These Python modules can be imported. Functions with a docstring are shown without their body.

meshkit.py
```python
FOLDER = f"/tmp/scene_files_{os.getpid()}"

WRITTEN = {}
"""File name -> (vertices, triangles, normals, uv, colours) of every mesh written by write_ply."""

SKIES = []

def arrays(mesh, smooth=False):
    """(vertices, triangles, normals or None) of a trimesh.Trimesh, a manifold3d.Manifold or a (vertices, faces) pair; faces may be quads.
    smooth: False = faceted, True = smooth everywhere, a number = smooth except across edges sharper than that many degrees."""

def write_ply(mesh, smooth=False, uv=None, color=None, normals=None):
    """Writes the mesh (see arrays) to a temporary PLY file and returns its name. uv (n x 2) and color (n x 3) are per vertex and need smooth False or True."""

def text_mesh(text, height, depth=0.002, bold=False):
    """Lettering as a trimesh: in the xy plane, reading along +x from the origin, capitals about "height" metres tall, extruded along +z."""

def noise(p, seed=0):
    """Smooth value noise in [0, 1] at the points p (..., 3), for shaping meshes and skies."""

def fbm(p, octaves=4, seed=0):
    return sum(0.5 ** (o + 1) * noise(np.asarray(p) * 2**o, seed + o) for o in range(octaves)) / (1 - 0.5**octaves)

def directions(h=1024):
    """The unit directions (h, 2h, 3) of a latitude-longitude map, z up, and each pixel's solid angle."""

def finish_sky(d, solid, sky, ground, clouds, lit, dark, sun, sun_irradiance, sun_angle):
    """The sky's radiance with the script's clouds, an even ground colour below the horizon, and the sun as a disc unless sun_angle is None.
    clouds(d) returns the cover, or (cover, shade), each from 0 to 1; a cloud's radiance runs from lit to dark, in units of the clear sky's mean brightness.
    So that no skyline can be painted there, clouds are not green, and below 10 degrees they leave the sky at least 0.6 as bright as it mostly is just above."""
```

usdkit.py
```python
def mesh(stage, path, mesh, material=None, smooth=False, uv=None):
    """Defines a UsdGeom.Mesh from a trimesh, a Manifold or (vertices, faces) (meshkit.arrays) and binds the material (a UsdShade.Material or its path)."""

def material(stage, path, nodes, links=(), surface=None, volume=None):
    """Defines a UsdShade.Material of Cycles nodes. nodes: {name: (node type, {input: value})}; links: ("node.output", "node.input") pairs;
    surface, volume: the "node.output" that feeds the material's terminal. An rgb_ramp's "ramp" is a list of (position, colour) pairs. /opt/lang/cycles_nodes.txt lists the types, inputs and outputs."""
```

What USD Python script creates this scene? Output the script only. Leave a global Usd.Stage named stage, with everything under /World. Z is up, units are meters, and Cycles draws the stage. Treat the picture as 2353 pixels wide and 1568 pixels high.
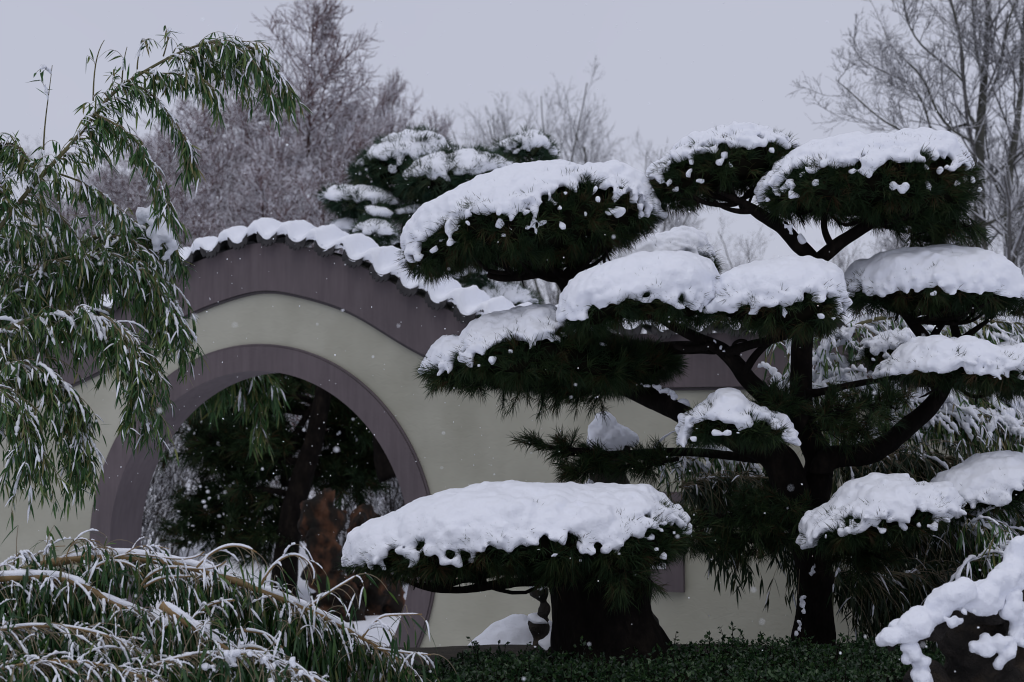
import math
import numpy as np
import trimesh
import usdkit
from scipy import ndimage
from scipy.spatial import cKDTree
from shapely.geometry import Polygon, Point, box as sbox
from pxr import Usd, UsdGeom, UsdLux, UsdShade, Gf, Sdf, Vt

# ------------------------------------------------------------------ stage, camera, sky, light, exposure
stage = Usd.Stage.CreateInMemory()
UsdGeom.SetStageUpAxis(stage, UsdGeom.Tokens.z)
UsdGeom.SetStageMetersPerUnit(stage, 1.0)
stage.SetDefaultPrim(UsdGeom.Xform.Define(stage, '/World').GetPrim())
UsdGeom.Scope.Define(stage, '/World/Looks')

CAM = np.array([0.0, 0.0, 1.6])
FOCAL, APER = 60.0, 36.0
PW, PH = 2353.0, 1568.0                 # the picture's own units used for measuring
HORIZON = 1000.0
K = APER / FOCAL / PW
PITCH = math.atan((HORIZON - PH / 2) * K)
FWD = np.array([0, math.cos(PITCH), math.sin(PITCH)])
UP = np.array([0, -math.sin(PITCH), math.cos(PITCH)])
RIGHT = np.array([1.0, 0, 0])
cam = UsdGeom.Camera.Define(stage, '/World/camera')
cam.CreateFocalLengthAttr(FOCAL)
cam.CreateHorizontalApertureAttr(APER)
cam.CreateVerticalApertureAttr(APER * 682 / 1024)
cam.CreateClippingRangeAttr(Gf.Vec2f(0.1, 2000))
cam.CreateFStopAttr(4.0)
cam.CreateFocusDistanceAttr(7.5)
cam.CreateExposureAttr(0.0)
M4 = Gf.Matrix4d(*RIGHT, 0, *UP, 0, *(-FWD), 0, *CAM, 1)
cam.AddTransformOp().Set(M4)

SUN_EL, SUN_AZ = math.radians(62), math.radians(200)     # towards the sun: from behind the camera, a bit left
SUN_DIR = np.array([math.sin(SUN_AZ) * math.cos(SUN_EL), math.cos(SUN_AZ) * math.cos(SUN_EL), math.sin(SUN_EL)])
sky = UsdLux.DomeLight.Define(stage, '/World/sky')
sky_mat = usdkit.material(stage, '/World/Looks/sky', {
    "s": ("sky_texture", {"sky_type": "single_scattering", "sun_disc": False, "sun_elevation": SUN_EL, "sun_rotation": SUN_AZ}),
    "tc": ("texture_coordinate", {}),
    "n": ("noise_texture", {"scale": 1.6, "detail": 4.0, "roughness": 0.55}),
    "cr": ("rgb_ramp", {"ramp": [(0.3, (4.95, 5.12, 6.2)), (0.7, (5.45, 5.62, 6.65))]}),
    "m": ("mix_color", {"fac": 0.95}),
    "b": ("background_shader", {"strength": 0.1})},
    [("tc.generated", "n.vector"), ("n.fac", "cr.fac"), ("s.color", "m.a"), ("cr.color", "m.b"), ("m.result", "b.color")], surface="b.background")
UsdShade.MaterialBindingAPI.Apply(sky.GetPrim()).Bind(sky_mat)
sky.GetPrim().SetCustomDataByKey('kind', 'structure')
sun = UsdLux.DistantLight.Define(stage, '/World/sun')
sun.CreateIntensityAttr(0.20)
sun.CreateNormalizeAttr(True)
sun.CreateAngleAttr(45.0)
sun.CreateColorAttr(Gf.Vec3f(1.0, 0.98, 0.95))
zx = SUN_DIR
xx = np.cross([0, 0, 1], zx); xx /= np.linalg.norm(xx)
yy = np.cross(zx, xx)
sun.AddTransformOp().Set(Gf.Matrix4d(*xx, 0, *yy, 0, *zx, 0, 0, 0, 30, 1))

# ------------------------------------------------------------------ helpers
LATTICE = np.random.default_rng(99).uniform(0, 1, (48, 48, 48)).astype(np.float32)
class softnoise:
    """value noise from a wrapped lattice, quicker than meshkit's for big grids"""
    @staticmethod
    def noise(p, seed=0):
        p = np.asarray(p, float) + np.array([seed * 7.31, seed * 3.77, seed * 11.13])
        i = np.floor(p); t = p - i
        q = (i + t * t * (3 - 2 * t)).reshape(-1, 3).T
        return ndimage.map_coordinates(LATTICE, q, order=1, mode='grid-wrap').reshape(p.shape[:-1])
    @staticmethod
    def fbm(p, octaves=4, seed=0):
        return sum(0.5 ** (o + 1) * softnoise.noise(np.asarray(p) * 2 ** o, seed + o) for o in range(octaves)) / (1 - 0.5 ** octaves)
def ray(px, py):
    px, py = np.asarray(px, float), np.asarray(py, float)
    return FWD + ((px - PW / 2) * K)[..., None] * RIGHT + (-(py - PH / 2) * K)[..., None] * UP

def at(px, py, Y):
    """the world point at distance Y (metres into the scene) behind a spot of the picture"""
    d = ray(px, py)
    return CAM + d * (np.asarray(Y, float) / d[..., 1])[..., None]

COUNT = {}
def numbered(parent, name):
    k = (parent, name)
    n = COUNT.get(k, -1) + 1
    COUNT[k] = n
    return f'{parent}/{name}' if n == 0 else f'{parent}/{name}_{n:03d}'

def setd(prim, label=None, cat=None, group=None, kind=None):
    for k, v in (('label', label), ('category', cat), ('group', group), ('kind', kind)):
        if v:
            prim.SetCustomDataByKey(k, v)
    return prim

def thing(name, label, cat, loc=(0, 0, 0), group=None, kind=None):
    x = UsdGeom.Xform.Define(stage, numbered('/World', name))
    x.AddTranslateOp().Set(Gf.Vec3d(*map(float, loc)))
    p = setd(x.GetPrim(), label, cat, group, kind)
    ORIGIN[str(p.GetPath())] = np.array(loc, float)
    return p
ORIGIN = {}

def part(parent, name, mesh, mat, smooth=False, label=None, kind=None, rnd=None):
    """one mesh, given in world coordinates, as a child of parent (or of /World when parent is None)"""
    pp = '/World' if parent is None else str(parent.GetPath())
    top = '/'.join(pp.split('/')[:3])
    v, f = (mesh.vertices, mesh.faces) if hasattr(mesh, 'vertices') else mesh
    v = np.asarray(v, float) - ORIGIN.get(top, 0)
    m = usdkit.mesh(stage, numbered(pp, name), (v, np.asarray(f)), mat, smooth)
    if rnd is not None:
        UsdGeom.PrimvarsAPI(m).CreatePrimvar('rnd', Sdf.ValueTypeNames.FloatArray, 'vertex').Set(Vt.FloatArray.FromNumpy(np.asarray(rnd, np.float32)))
    return setd(m.GetPrim(), label, None, None, kind)

def solo(name, mesh, mat, smooth=False, label=None, cat=None, group=None, kind=None):
    p = part(None, name, mesh, mat, smooth)
    return setd(p, label, cat, group, kind)

def copy_of(src, loc, rot, scale, label, group=None):
    w = src.GetCustomData()
    x = UsdGeom.Xform.Define(stage, numbered('/World', src.GetName().rstrip('0123456789').rstrip('_')))
    x.AddTranslateOp().Set(Gf.Vec3d(*map(float, loc)))
    x.AddRotateZOp().Set(float(rot))
    x.AddScaleOp().Set(Gf.Vec3f(*map(float, scale)))
    p = x.GetPrim()
    p.GetReferences().AddInternalReference(src.GetPath())
    setd(p, label, w['category'], group or w.get('group'))
    p.SetInstanceable(True)
    return p

class MB:
    def __init__(self):
        self.v, self.f, self.n = [], [], 0
    def add(self, v, f):
        if hasattr(v, 'vertices'):
            v, f = v.vertices, v.faces
        v, f = np.asarray(v, float).reshape(-1, 3), np.asarray(f, int)
        if f.ndim == 2 and f.shape[1] == 4:
            f = np.vstack([f[:, [0, 1, 2]], f[:, [0, 2, 3]]])
        self.v.append(v); self.f.append(f + self.n); self.n += len(v)
    @property
    def mesh(self):
        return np.concatenate(self.v), np.concatenate(self.f)

def norm(a):
    return a / np.maximum(np.linalg.norm(a, axis=-1, keepdims=True), 1e-9)

def batch_tubes(P, R, sides=5, close=True):
    """N tubes of M points each: P (N,M,3), R (N,M)"""
    P, R = np.asarray(P, float), np.asarray(R, float)
    N, M = P.shape[:2]
    T = norm(np.gradient(P, axis=1))
    t0 = norm(P[:, -1] - P[:, 0])
    ref = np.where(np.abs(t0[:, 2:3]) > 0.85, [[1.0, 0.1, 0]], [[0.05, 0.1, 1.0]])
    A = norm(np.cross(T, ref[:, None, :]))
    B = np.cross(T, A)
    a = np.arange(sides) * 2 * np.pi / sides
    ring = P[:, :, None] + R[:, :, None, None] * (np.cos(a)[None, None, :, None] * A[:, :, None] + np.sin(a)[None, None, :, None] * B[:, :, None])
    v = ring.reshape(-1, 3)
    j = np.arange(sides); j2 = (j + 1) % sides
    m = np.arange(M - 1)[:, None]
    q = np.stack([m * sides + j, m * sides + j2, (m + 1) * sides + j2, (m + 1) * sides + j], -1).reshape(-1, 4)
    f = np.concatenate([q[:, [0, 2, 1]], q[:, [0, 3, 2]]])
    if close:
        cap = np.array([[0, k + 1, k] for k in range(1, sides - 1)])
        f = np.concatenate([f, cap[:, ::-1], cap + (M - 1) * sides])
    f = (f[None] + (np.arange(N) * M * sides)[:, None, None]).reshape(-1, 3)
    return v, f

def smooth_line(pts, n):
    """Catmull-Rom through the rows of pts (any number of columns), n samples"""
    p = np.asarray(pts, float)
    if len(p) == 2:
        return p[0] + (p[1] - p[0]) * np.linspace(0, 1, n)[:, None]
    d = np.r_[0, np.cumsum(np.linalg.norm(np.diff(p[:, :3], axis=0), axis=1) ** 0.7)]
    from scipy.interpolate import PchipInterpolator, CubicSpline
    return PchipInterpolator(d, p)(np.linspace(0, d[-1], n)) if len(p) < 4 else CubicSpline(d, p)(np.linspace(0, d[-1], n))

def px_line(rows, Y, n=24):
    """rows (px, py, radius in picture units[, depth]) -> points and radii of a limb"""
    r = np.array([(*q, Y) if len(q) == 3 else q for q in rows], float)
    r = smooth_line(r, n)
    return at(r[:, 0], r[:, 1], r[:, 3]), r[:, 2] * K * r[:, 3]

def bark_tube(rows, Y, n=40, sides=14, rough=0.16, seed=0, freq=9.0):
    P, R = px_line(rows, Y, n)
    R = np.maximum(R, 0.003)
    v, f = batch_tubes(P[None], R[None], sides)
    c = np.repeat(P, sides, 0)
    rr = np.repeat(R, sides)
    d = norm(v - c)
    s = softnoise.fbm(v * freq * np.array([1, 1, 0.45]) + 7.1 * seed, 3, seed) - 0.5
    g = softnoise.noise(v * freq * 3.3 * np.array([1, 1, 0.3]), seed + 5) - 0.5
    return v + d * (rr * (1.7 * rough * s + 0.9 * rough * g))[:, None], f

def surface_nets(F, h, o):
    """closed surface of F < 0 on a grid of step h from o"""
    S = F < 0
    nx, ny, nz = F.shape
    acc = np.zeros((nx - 1, ny - 1, nz - 1, 3)); cnt = np.zeros((nx - 1, ny - 1, nz - 1))
    cr = []
    for ax in range(3):
        a = [slice(None)] * 3; b = [slice(None)] * 3
        a[ax], b[ax] = slice(0, -1), slice(1, None)
        fa, fb = F[tuple(a)], F[tuple(b)]
        x = S[tuple(a)] != S[tuple(b)]
        I = np.argwhere(x)
        t = fa[x] / (fa[x] - fb[x])
        p = I.astype(float); p[:, ax] += t
        cr.append((ax, I, S[tuple(a)][x]))
        o1, o2 = [k for k in range(3) if k != ax]
        for d1 in (0, -1):
            for d2 in (0, -1):
                J = I.copy(); J[:, o1] += d1; J[:, o2] += d2
                ok = ((J >= 0) & (J < np.array(acc.shape[:3]))).all(1)
                np.add.at(acc, tuple(J[ok].T), p[ok]); np.add.at(cnt, tuple(J[ok].T), 1)
    on = cnt > 0
    idx = np.full(cnt.shape, -1); idx[on] = np.arange(on.sum())
    v = acc[on] / cnt[on][:, None] * h + o
    faces = []
    for ax, I, s in cr:
        o1, o2 = (ax + 1) % 3, (ax + 2) % 3
        q = []
        ok = (I[:, o1] > 0) & (I[:, o2] > 0) & (I[:, o1] < F.shape[o1] - 1) & (I[:, o2] < F.shape[o2] - 1)
        I, s = I[ok], s[ok]
        for d1, d2 in ((0, 0), (-1, 0), (-1, -1), (0, -1)):
            J = I.copy(); J[:, o1] += d1; J[:, o2] += d2
            q.append(idx[tuple(J.T)])
        q = np.stack(q, 1)
        q[~s] = q[~s][:, ::-1]
        faces.append(q)
    q = np.concatenate(faces)
    return v, np.vstack([q[:, [0, 1, 2]], q[:, [0, 2, 3]]])

def sstep(x, a, b):
    t = np.clip((x - a) / (b - a), 0, 1)
    return t * t * (3 - 2 * t)

# ------------------------------------------------------------------ materials
def simple(name, ramp, scale=8.0, rough=0.8, bump=0.0, bscale=40.0, detail=4.0, spec=0.3, stretch=(1, 1, 1), dist=0.02):
    nodes = {"g": ("geometry", {}), "mp": ("mapping", {"scale": stretch}),
             "n": ("noise_texture", {"scale": scale, "detail": detail, "roughness": 0.6}),
             "r": ("rgb_ramp", {"ramp": ramp}),
             "p": ("principled_bsdf", {"roughness": rough, "specular_ior_level": spec})}
    links = [("g.position", "mp.vector"), ("mp.vector", "n.vector"), ("n.fac", "r.fac"), ("r.color", "p.base_color")]
    if bump:
        nodes["bn"] = ("noise_texture", {"scale": bscale, "detail": 5.0, "roughness": 0.65})
        nodes["b"] = ("bump", {"strength": bump, "distance": dist})
        links += [("mp.vector", "bn.vector"), ("bn.fac", "b.height"), ("b.normal", "p.normal")]
    return usdkit.material(stage, '/World/Looks/' + name, nodes, links, surface="p.BSDF")

def island(name, ramp, rough=0.6, trans=0.0, spec=0.3):
    nodes = {"at": ("attribute", {"attribute": "rnd"}), "r": ("rgb_ramp", {"ramp": ramp}), "p": ("principled_bsdf", {"roughness": rough, "specular_ior_level": spec})}
    links = [("at.fac", "r.fac"), ("r.color", "p.base_color")]
    out = "p.BSDF"
    if trans:
        nodes["t"] = ("translucent_bsdf", {}); nodes["mx"] = ("mix_closure", {"fac": trans})
        links += [("r.color", "t.color"), ("p.BSDF", "mx.closure1"), ("t.BSDF", "mx.closure2")]
        out = "mx.closure"
    return usdkit.material(stage, '/World/Looks/' + name, nodes, links, surface=out)

def snowy(name, ramp, lo=0.15, hi=0.5, scale=6.0, amount=0.45, snow=(0.78, 0.79, 0.84), freq=14.0, stretch=(1, 1, 1)):
    """bark or stone whose upward sides carry snow"""
    nodes = {"g": ("geometry", {}), "mp": ("mapping", {"scale": stretch}), "n": ("noise_texture", {"scale": scale, "detail": 5.0}), "r": ("rgb_ramp", {"ramp": ramp}),
             "x": ("separate_xyz", {}), "n2": ("noise_texture", {"scale": freq, "detail": 3.0}), "m1": ("math", {"math_type": "multiply_add", "value2": amount, "value3": -amount / 2}),
             "a": ("math", {"math_type": "add"}), "mr": ("map_range", {"from_min": lo, "from_max": hi, "clamp": True}),
             "mx": ("mix_color", {"b": snow}), "bn": ("noise_texture", {"scale": 45.0, "detail": 4.0}), "b": ("bump", {"strength": 0.5, "distance": 0.02}),
             "p": ("principled_bsdf", {"roughness": 0.85, "specular_ior_level": 0.2})}
    links = [("g.position", "mp.vector"), ("mp.vector", "n.vector"), ("n.fac", "r.fac"), ("g.normal", "x.vector"), ("g.position", "n2.vector"), ("n2.fac", "m1.value1"),
             ("x.z", "a.value1"), ("m1.value", "a.value2"), ("a.value", "mr.value"), ("mr.result", "mx.fac"), ("r.color", "mx.a"), ("mx.result", "p.base_color"),
             ("mp.vector", "bn.vector"), ("bn.fac", "b.height"), ("b.normal", "p.normal")]
    return usdkit.material(stage, '/World/Looks/' + name, nodes, links, surface="p.BSDF")

M = {}
M['snow'] = usdkit.material(stage, '/World/Looks/snow', {
    "g": ("geometry", {}), "n": ("noise_texture", {"scale": 60.0, "detail": 6.0, "roughness": 0.7}), "n2": ("noise_texture", {"scale": 420.0, "detail": 3.0}),
    "ad": ("math", {"math_type": "multiply_add", "value2": 0.25}), "b": ("bump", {"strength": 0.6, "distance": 0.014}),
    "p": ("principled_bsdf", {"base_color": (0.82, 0.84, 0.90), "roughness": 0.75, "specular_ior_level": 0.25})},
    [("g.position", "n.vector"), ("g.position", "n2.vector"), ("n2.fac", "ad.value1"), ("n.fac", "ad.value3"), ("ad.value", "b.height"), ("b.normal", "p.normal")], surface="p.BSDF")
M['flake'] = usdkit.material(stage, '/World/Looks/flake', {"p": ("principled_bsdf", {"base_color": (0.85, 0.87, 0.9), "roughness": 0.8})}, [], surface="p.BSDF")
M['needles'] = island('needles', [(0, (0.007, 0.016, 0.007)), (0.45, (0.013, 0.028, 0.010)), (0.74, (0.030, 0.048, 0.016)), (0.82, (0.034, 0.026, 0.012)), (1, (0.05, 0.024, 0.010))], 0.6, spec=0.12)
M['needles_far'] = island('needles_far', [(0, (0.012, 0.032, 0.02)), (0.6, (0.028, 0.056, 0.03)), (1, (0.05, 0.055, 0.025))], 0.6, spec=0.15)
M['needles_brown'] = island('needles_brown', [(0, (0.03, 0.022, 0.018)), (0.6, (0.05, 0.036, 0.028)), (1, (0.035, 0.045, 0.03))], 0.6)
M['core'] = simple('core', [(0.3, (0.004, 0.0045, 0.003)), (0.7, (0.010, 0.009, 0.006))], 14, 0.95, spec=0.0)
M['bark'] = simple('bark', [(0.3, (0.004, 0.0035, 0.003)), (0.55, (0.009, 0.007, 0.006)), (0.78, (0.022, 0.017, 0.013))], 16, 0.95, 0.9, 38, spec=0.08, stretch=(1, 1, 0.5), dist=0.03)
M['plaster'] = usdkit.material(stage, '/World/Looks/plaster', {
    "g": ("geometry", {}), "n": ("noise_texture", {"scale": 1.1, "detail": 5.0, "roughness": 0.55}),
    "r": ("rgb_ramp", {"ramp": [(0.25, (0.31, 0.305, 0.252)), (0.5, (0.37, 0.363, 0.30)), (0.75, (0.405, 0.396, 0.33))]}),
    "mp": ("mapping", {"scale": (1, 1, 1.8), "rotation": (0.0, 0.5, 0.0)}), "b1": ("noise_texture", {"scale": 16.0, "detail": 4.0, "roughness": 0.6, "distortion": 0.7}),
    "b": ("bump", {"strength": 0.3, "distance": 0.012}), "st": ("noise_texture", {"scale": 7.0, "detail": 3.0}), "smp": ("mapping", {"scale": (0.35, 0.35, 0.25)}),
    "sr": ("rgb_ramp", {"ramp": [(0.35, (0.84, 0.84, 0.82)), (0.6, (1, 1, 1))]}), "mm": ("mix_color", {"blend_type": "multiply", "fac": 0.8}),
    "p": ("principled_bsdf", {"roughness": 0.9, "specular_ior_level": 0.15})},
    [("g.position", "n.vector"), ("n.fac", "r.fac"), ("g.position", "mp.vector"), ("mp.vector", "b1.vector"), ("b1.fac", "b.height"), ("b.normal", "p.normal"),
     ("g.position", "smp.vector"), ("smp.vector", "st.vector"), ("st.fac", "sr.fac"), ("r.color", "mm.a"), ("sr.color", "mm.b"), ("mm.result", "p.base_color")], surface="p.BSDF")
M['purple'] = usdkit.material(stage, '/World/Looks/mauve_paint', {
    "g": ("geometry", {}), "mp": ("mapping", {"scale": (1, 1, 0.1)}), "n": ("noise_texture", {"scale": 22.0, "detail": 5.0, "roughness": 0.7}),
    "r": ("rgb_ramp", {"ramp": [(0.25, (0.088, 0.071, 0.077)), (0.5, (0.108, 0.089, 0.095)), (0.8, (0.128, 0.107, 0.113))]}),
    "n3": ("noise_texture", {"scale": 2.2, "detail": 4.0}), "r3": ("rgb_ramp", {"ramp": [(0.3, (0.85, 0.85, 0.85)), (0.7, (1.05, 1.03, 1.03))]}),
    "mm": ("mix_color", {"blend_type": "multiply", "fac": 1.0}), "bn": ("noise_texture", {"scale": 50.0, "detail": 3.0}), "b": ("bump", {"strength": 0.25, "distance": 0.01}),
    "p": ("principled_bsdf", {"roughness": 0.75, "specular_ior_level": 0.25})},
    [("g.position", "mp.vector"), ("mp.vector", "n.vector"), ("n.fac", "r.fac"), ("g.position", "n3.vector"), ("n3.fac", "r3.fac"), ("r.color", "mm.a"), ("r3.color", "mm.b"),
     ("mm.result", "p.base_color"), ("g.position", "bn.vector"), ("bn.fac", "b.height"), ("b.normal", "p.normal")], surface="p.BSDF")
M['joint'] = simple('joint', [(0.3, (0.06, 0.052, 0.055)), (0.7, (0.08, 0.07, 0.072))], 10)
M['tile'] = simple('tile', [(0.3, (0.018, 0.017, 0.018)), (0.7, (0.05, 0.047, 0.049))], 25, 0.8, 0.4, 60)
M['leaf'] = island('bamboo_leaf', [(0, (0.020, 0.062, 0.020)), (0.55, (0.050, 0.115, 0.034)), (0.87, (0.12, 0.17, 0.05)), (0.95, (0.15, 0.15, 0.05)), (1, (0.2, 0.17, 0.08))], 0.45, 0.25)
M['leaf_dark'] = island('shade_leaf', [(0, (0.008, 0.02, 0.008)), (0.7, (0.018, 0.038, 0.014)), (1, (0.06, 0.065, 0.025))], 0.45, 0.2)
M['culm'] = simple('culm', [(0.3, (0.06, 0.058, 0.022)), (0.7, (0.125, 0.11, 0.042))], 9, 0.5, stretch=(1, 1, 1), spec=0.4)
M['tan_culm'] = simple('tan_culm', [(0.3, (0.13, 0.085, 0.035)), (0.7, (0.26, 0.17, 0.075))], 9, 0.5)
M['bent_leaf'] = island('bent_leaf', [(0, (0.010, 0.036, 0.012)), (0.7, (0.026, 0.072, 0.020)), (0.92, (0.07, 0.13, 0.025)), (1, (0.12, 0.10, 0.045))], 0.45, 0.2)
M['twig'] = simple('twig', [(0.3, (0.14, 0.115, 0.075)), (0.7, (0.26, 0.21, 0.14))], 30, 0.7)
M['hedge'] = island('hedge_leaf', [(0, (0.005, 0.016, 0.006)), (0.6, (0.012, 0.033, 0.010)), (1, (0.036, 0.072, 0.021))], 0.4, 0.15, 0.4)
M['larch'] = snowy('larch_bark', [(0.3, (0.06, 0.028, 0.025)), (0.7, (0.15, 0.070, 0.06))], -0.2, 0.25, amount=1.2, snow=(0.78, 0.79, 0.86))
M['larch_trunk'] = snowy('larch_trunk', [(0.3, (0.035, 0.022, 0.02)), (0.7, (0.08, 0.048, 0.04))], 0.5, 0.9, amount=0.6)
M['bare'] = snowy('bare_bark', [(0.3, (0.06, 0.057, 0.056)), (0.7, (0.11, 0.105, 0.10))], -0.2, 0.3, amount=0.8)
M['bare_trunk'] = snowy('bare_trunk', [(0.3, (0.045, 0.045, 0.038)), (0.7, (0.10, 0.098, 0.08))], 0.6, 0.95, amount=0.5)
M['rust'] = snowy('rust_rock', [(0.34, (0.005, 0.005, 0.004)), (0.5, (0.014, 0.009, 0.006)), (0.6, (0.062, 0.027, 0.014)), (0.78, (0.125, 0.062, 0.036))], 1.2, 1.5, scale=7.0, amount=0.4, stretch=(1, 1, 0.6))
M['rock'] = simple('grey_rock', [(0.3, (0.010, 0.009, 0.008)), (0.55, (0.028, 0.023, 0.019)), (0.8, (0.08, 0.058, 0.036))], 9, 0.85, 1.0, 26, dist=0.05)
M['frost_tile'] = simple('frost_tile', [(0.36, (0.10, 0.098, 0.10)), (0.48, (0.5, 0.5, 0.53)), (0.6, (0.78, 0.79, 0.83))], 45, 0.85, 0.9, 120)
M['soil'] = simple('soil', [(0.3, (0.015, 0.013, 0.01)), (0.7, (0.04, 0.033, 0.025))], 12, 0.95, 0.6, 30)

# ------------------------------------------------------------------ ground
rng = np.random.default_rng(3)
def ground_h(x, y):
    p = np.stack([x, y, 0 * x], -1)
    far = np.clip((np.hypot(x, y) - 16) / 60, 0, 1)
    return (softnoise.fbm(p * 0.25, 3, 4) - 0.5) * (0.14 + 2.5 * far) - 0.03 + 1.7 * np.exp(-((x + 5.5) / 4.5) ** 4 - ((y - 26.0) / 3.2) ** 2)
gx = np.r_[-420, -250, -150, -90, -55, np.linspace(-32, 32, 110), 55, 90, 150, 250, 420]
gy = np.r_[-300, -150, -70, -30, np.linspace(-8, 46, 100), 60, 90, 140, 220, 340, 480]
GX, GY = np.meshgrid(gx, gy, indexing='ij')
gv = np.stack([GX, GY, ground_h(GX, GY)], -1).reshape(-1, 3)
ny_ = len(gy)
ii, jj = np.meshgrid(np.arange(len(gx) - 1), np.arange(ny_ - 1), indexing='ij')
gf = np.stack([ii * ny_ + jj, (ii + 1) * ny_ + jj, (ii + 1) * ny_ + jj + 1, ii * ny_ + jj + 1], -1).reshape(-1, 4)
solo('ground', (gv, gf), M['snow'], True, kind='structure')
# the planted bed under the pines: a low earth mound
bx_, by_ = np.meshgrid(np.linspace(-1.6, 4.6, 63), np.linspace(5.2, 9.4, 43), indexing='ij')
e = np.minimum(np.minimum((bx_ + 1.6) / 0.7, (4.6 - bx_) / 0.7), np.minimum((by_ - 5.2) / 0.6, (9.4 - by_) / 0.9))
bz = -0.15 + 0.72 * sstep(e, 0, 1) + 0.06 * (softnoise.fbm(np.stack([bx_, by_, 0 * bx_], -1) * 2.2, 3) - 0.5)
bv = np.stack([bx_, by_, bz], -1).reshape(-1, 3)
ii, jj = np.meshgrid(np.arange(62), np.arange(42), indexing='ij')
solo('planting_bed', (bv, np.stack([ii * 43 + jj, (ii + 1) * 43 + jj, (ii + 1) * 43 + jj + 1, ii * 43 + jj + 1], -1).reshape(-1, 4)), M['soil'], True, kind='structure')

# ------------------------------------------------------------------ garden wall with the moon gate
TH = math.radians(25.0)
U = np.array([math.cos(TH), -math.sin(TH), 0.0])
NRM = np.array([-math.sin(TH), -math.cos(TH), 0.0])
ZZ = np.array([0, 0, 1.0])
G0 = at(np.array(588.0), np.array(1262.0), 12.0); GZ = G0[2]; G0 = np.array([G0[0], G0[1], 0.0])
WALL_T = 0.31
def wp(px, py, off=0.0):
    d = ray(px, py)
    t = ((G0 + NRM * off - CAM) @ NRM) / (d @ NRM)
    p = CAM + d * t[..., None] - G0
    return p @ U, p[..., 2]
def wv(u, z, n):
    u, z, n = np.broadcast_arrays(np.asarray(u, float), z, n)
    return G0 + u[..., None] * U + z[..., None] * ZZ + n[..., None] * NRM
bt = np.array([(622, 556), (687, 564), (751, 579), (803, 595), (854, 621), (905, 649), (957, 675), (1026, 707), (1090, 738), (1150, 756), (1230, 765), (1388, 764), (1535, 768)], float)
bb = np.array([(622, 667), (674, 675), (751, 695), (802, 713), (854, 742), (905, 775), (961, 808), (1020, 836), (1084, 862), (1140, 880), (1200, 892), (1284, 894), (1560, 884), (1800, 880)], float)
u0 = wp(np.array(612.0), np.array(556.0))[0]
def profile(a):
    u, z = wp(a[:, 0], a[:, 1])
    d = np.r_[0, np.abs(u - u0)]; z = np.r_[z[0], z]
    k = np.argsort(d); d, z = d[k], z[k]
    flat = np.mean(z[-2:])
    from scipy.interpolate import PchipInterpolator
    d, i = np.unique(np.round(d, 4), return_index=True); z = z[i]
    z = np.minimum.accumulate(z)
    pc = PchipInterpolator(np.r_[d, 20], np.r_[z, z[-1]])
    g = np.linspace(0, 20, 2001); s = ndimage.gaussian_filter1d(np.r_[pc(g)[::-1], pc(g)[1:]], 9)[2000:]
    return lambda u: np.interp(np.abs(np.asarray(u, float) - u0), g, s)
ztop, zband = profile(bt), profile(bb)
UL, UR = -5.2, 6.3
us = np.arange(UL, UR + 0.01, 0.05)
R_OUT, R_IN = 1.42, 1.245
def prism(poly, n0, n1):
    m = trimesh.creation.extrude_polygon(poly, n1 - n0, engine='earcut')
    v = np.asarray(m.vertices)
    return wv(v[:, 0], v[:, 1], v[:, 2] + n0), np.asarray(m.faces)[:, ::-1]
wall = thing('garden_wall', 'grey plaster garden wall with mauve band, round moon gate and snow topped tile coping', 'wall', G0)
hole = Point(0, GZ).buffer(R_OUT - 0.01, 96)
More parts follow.
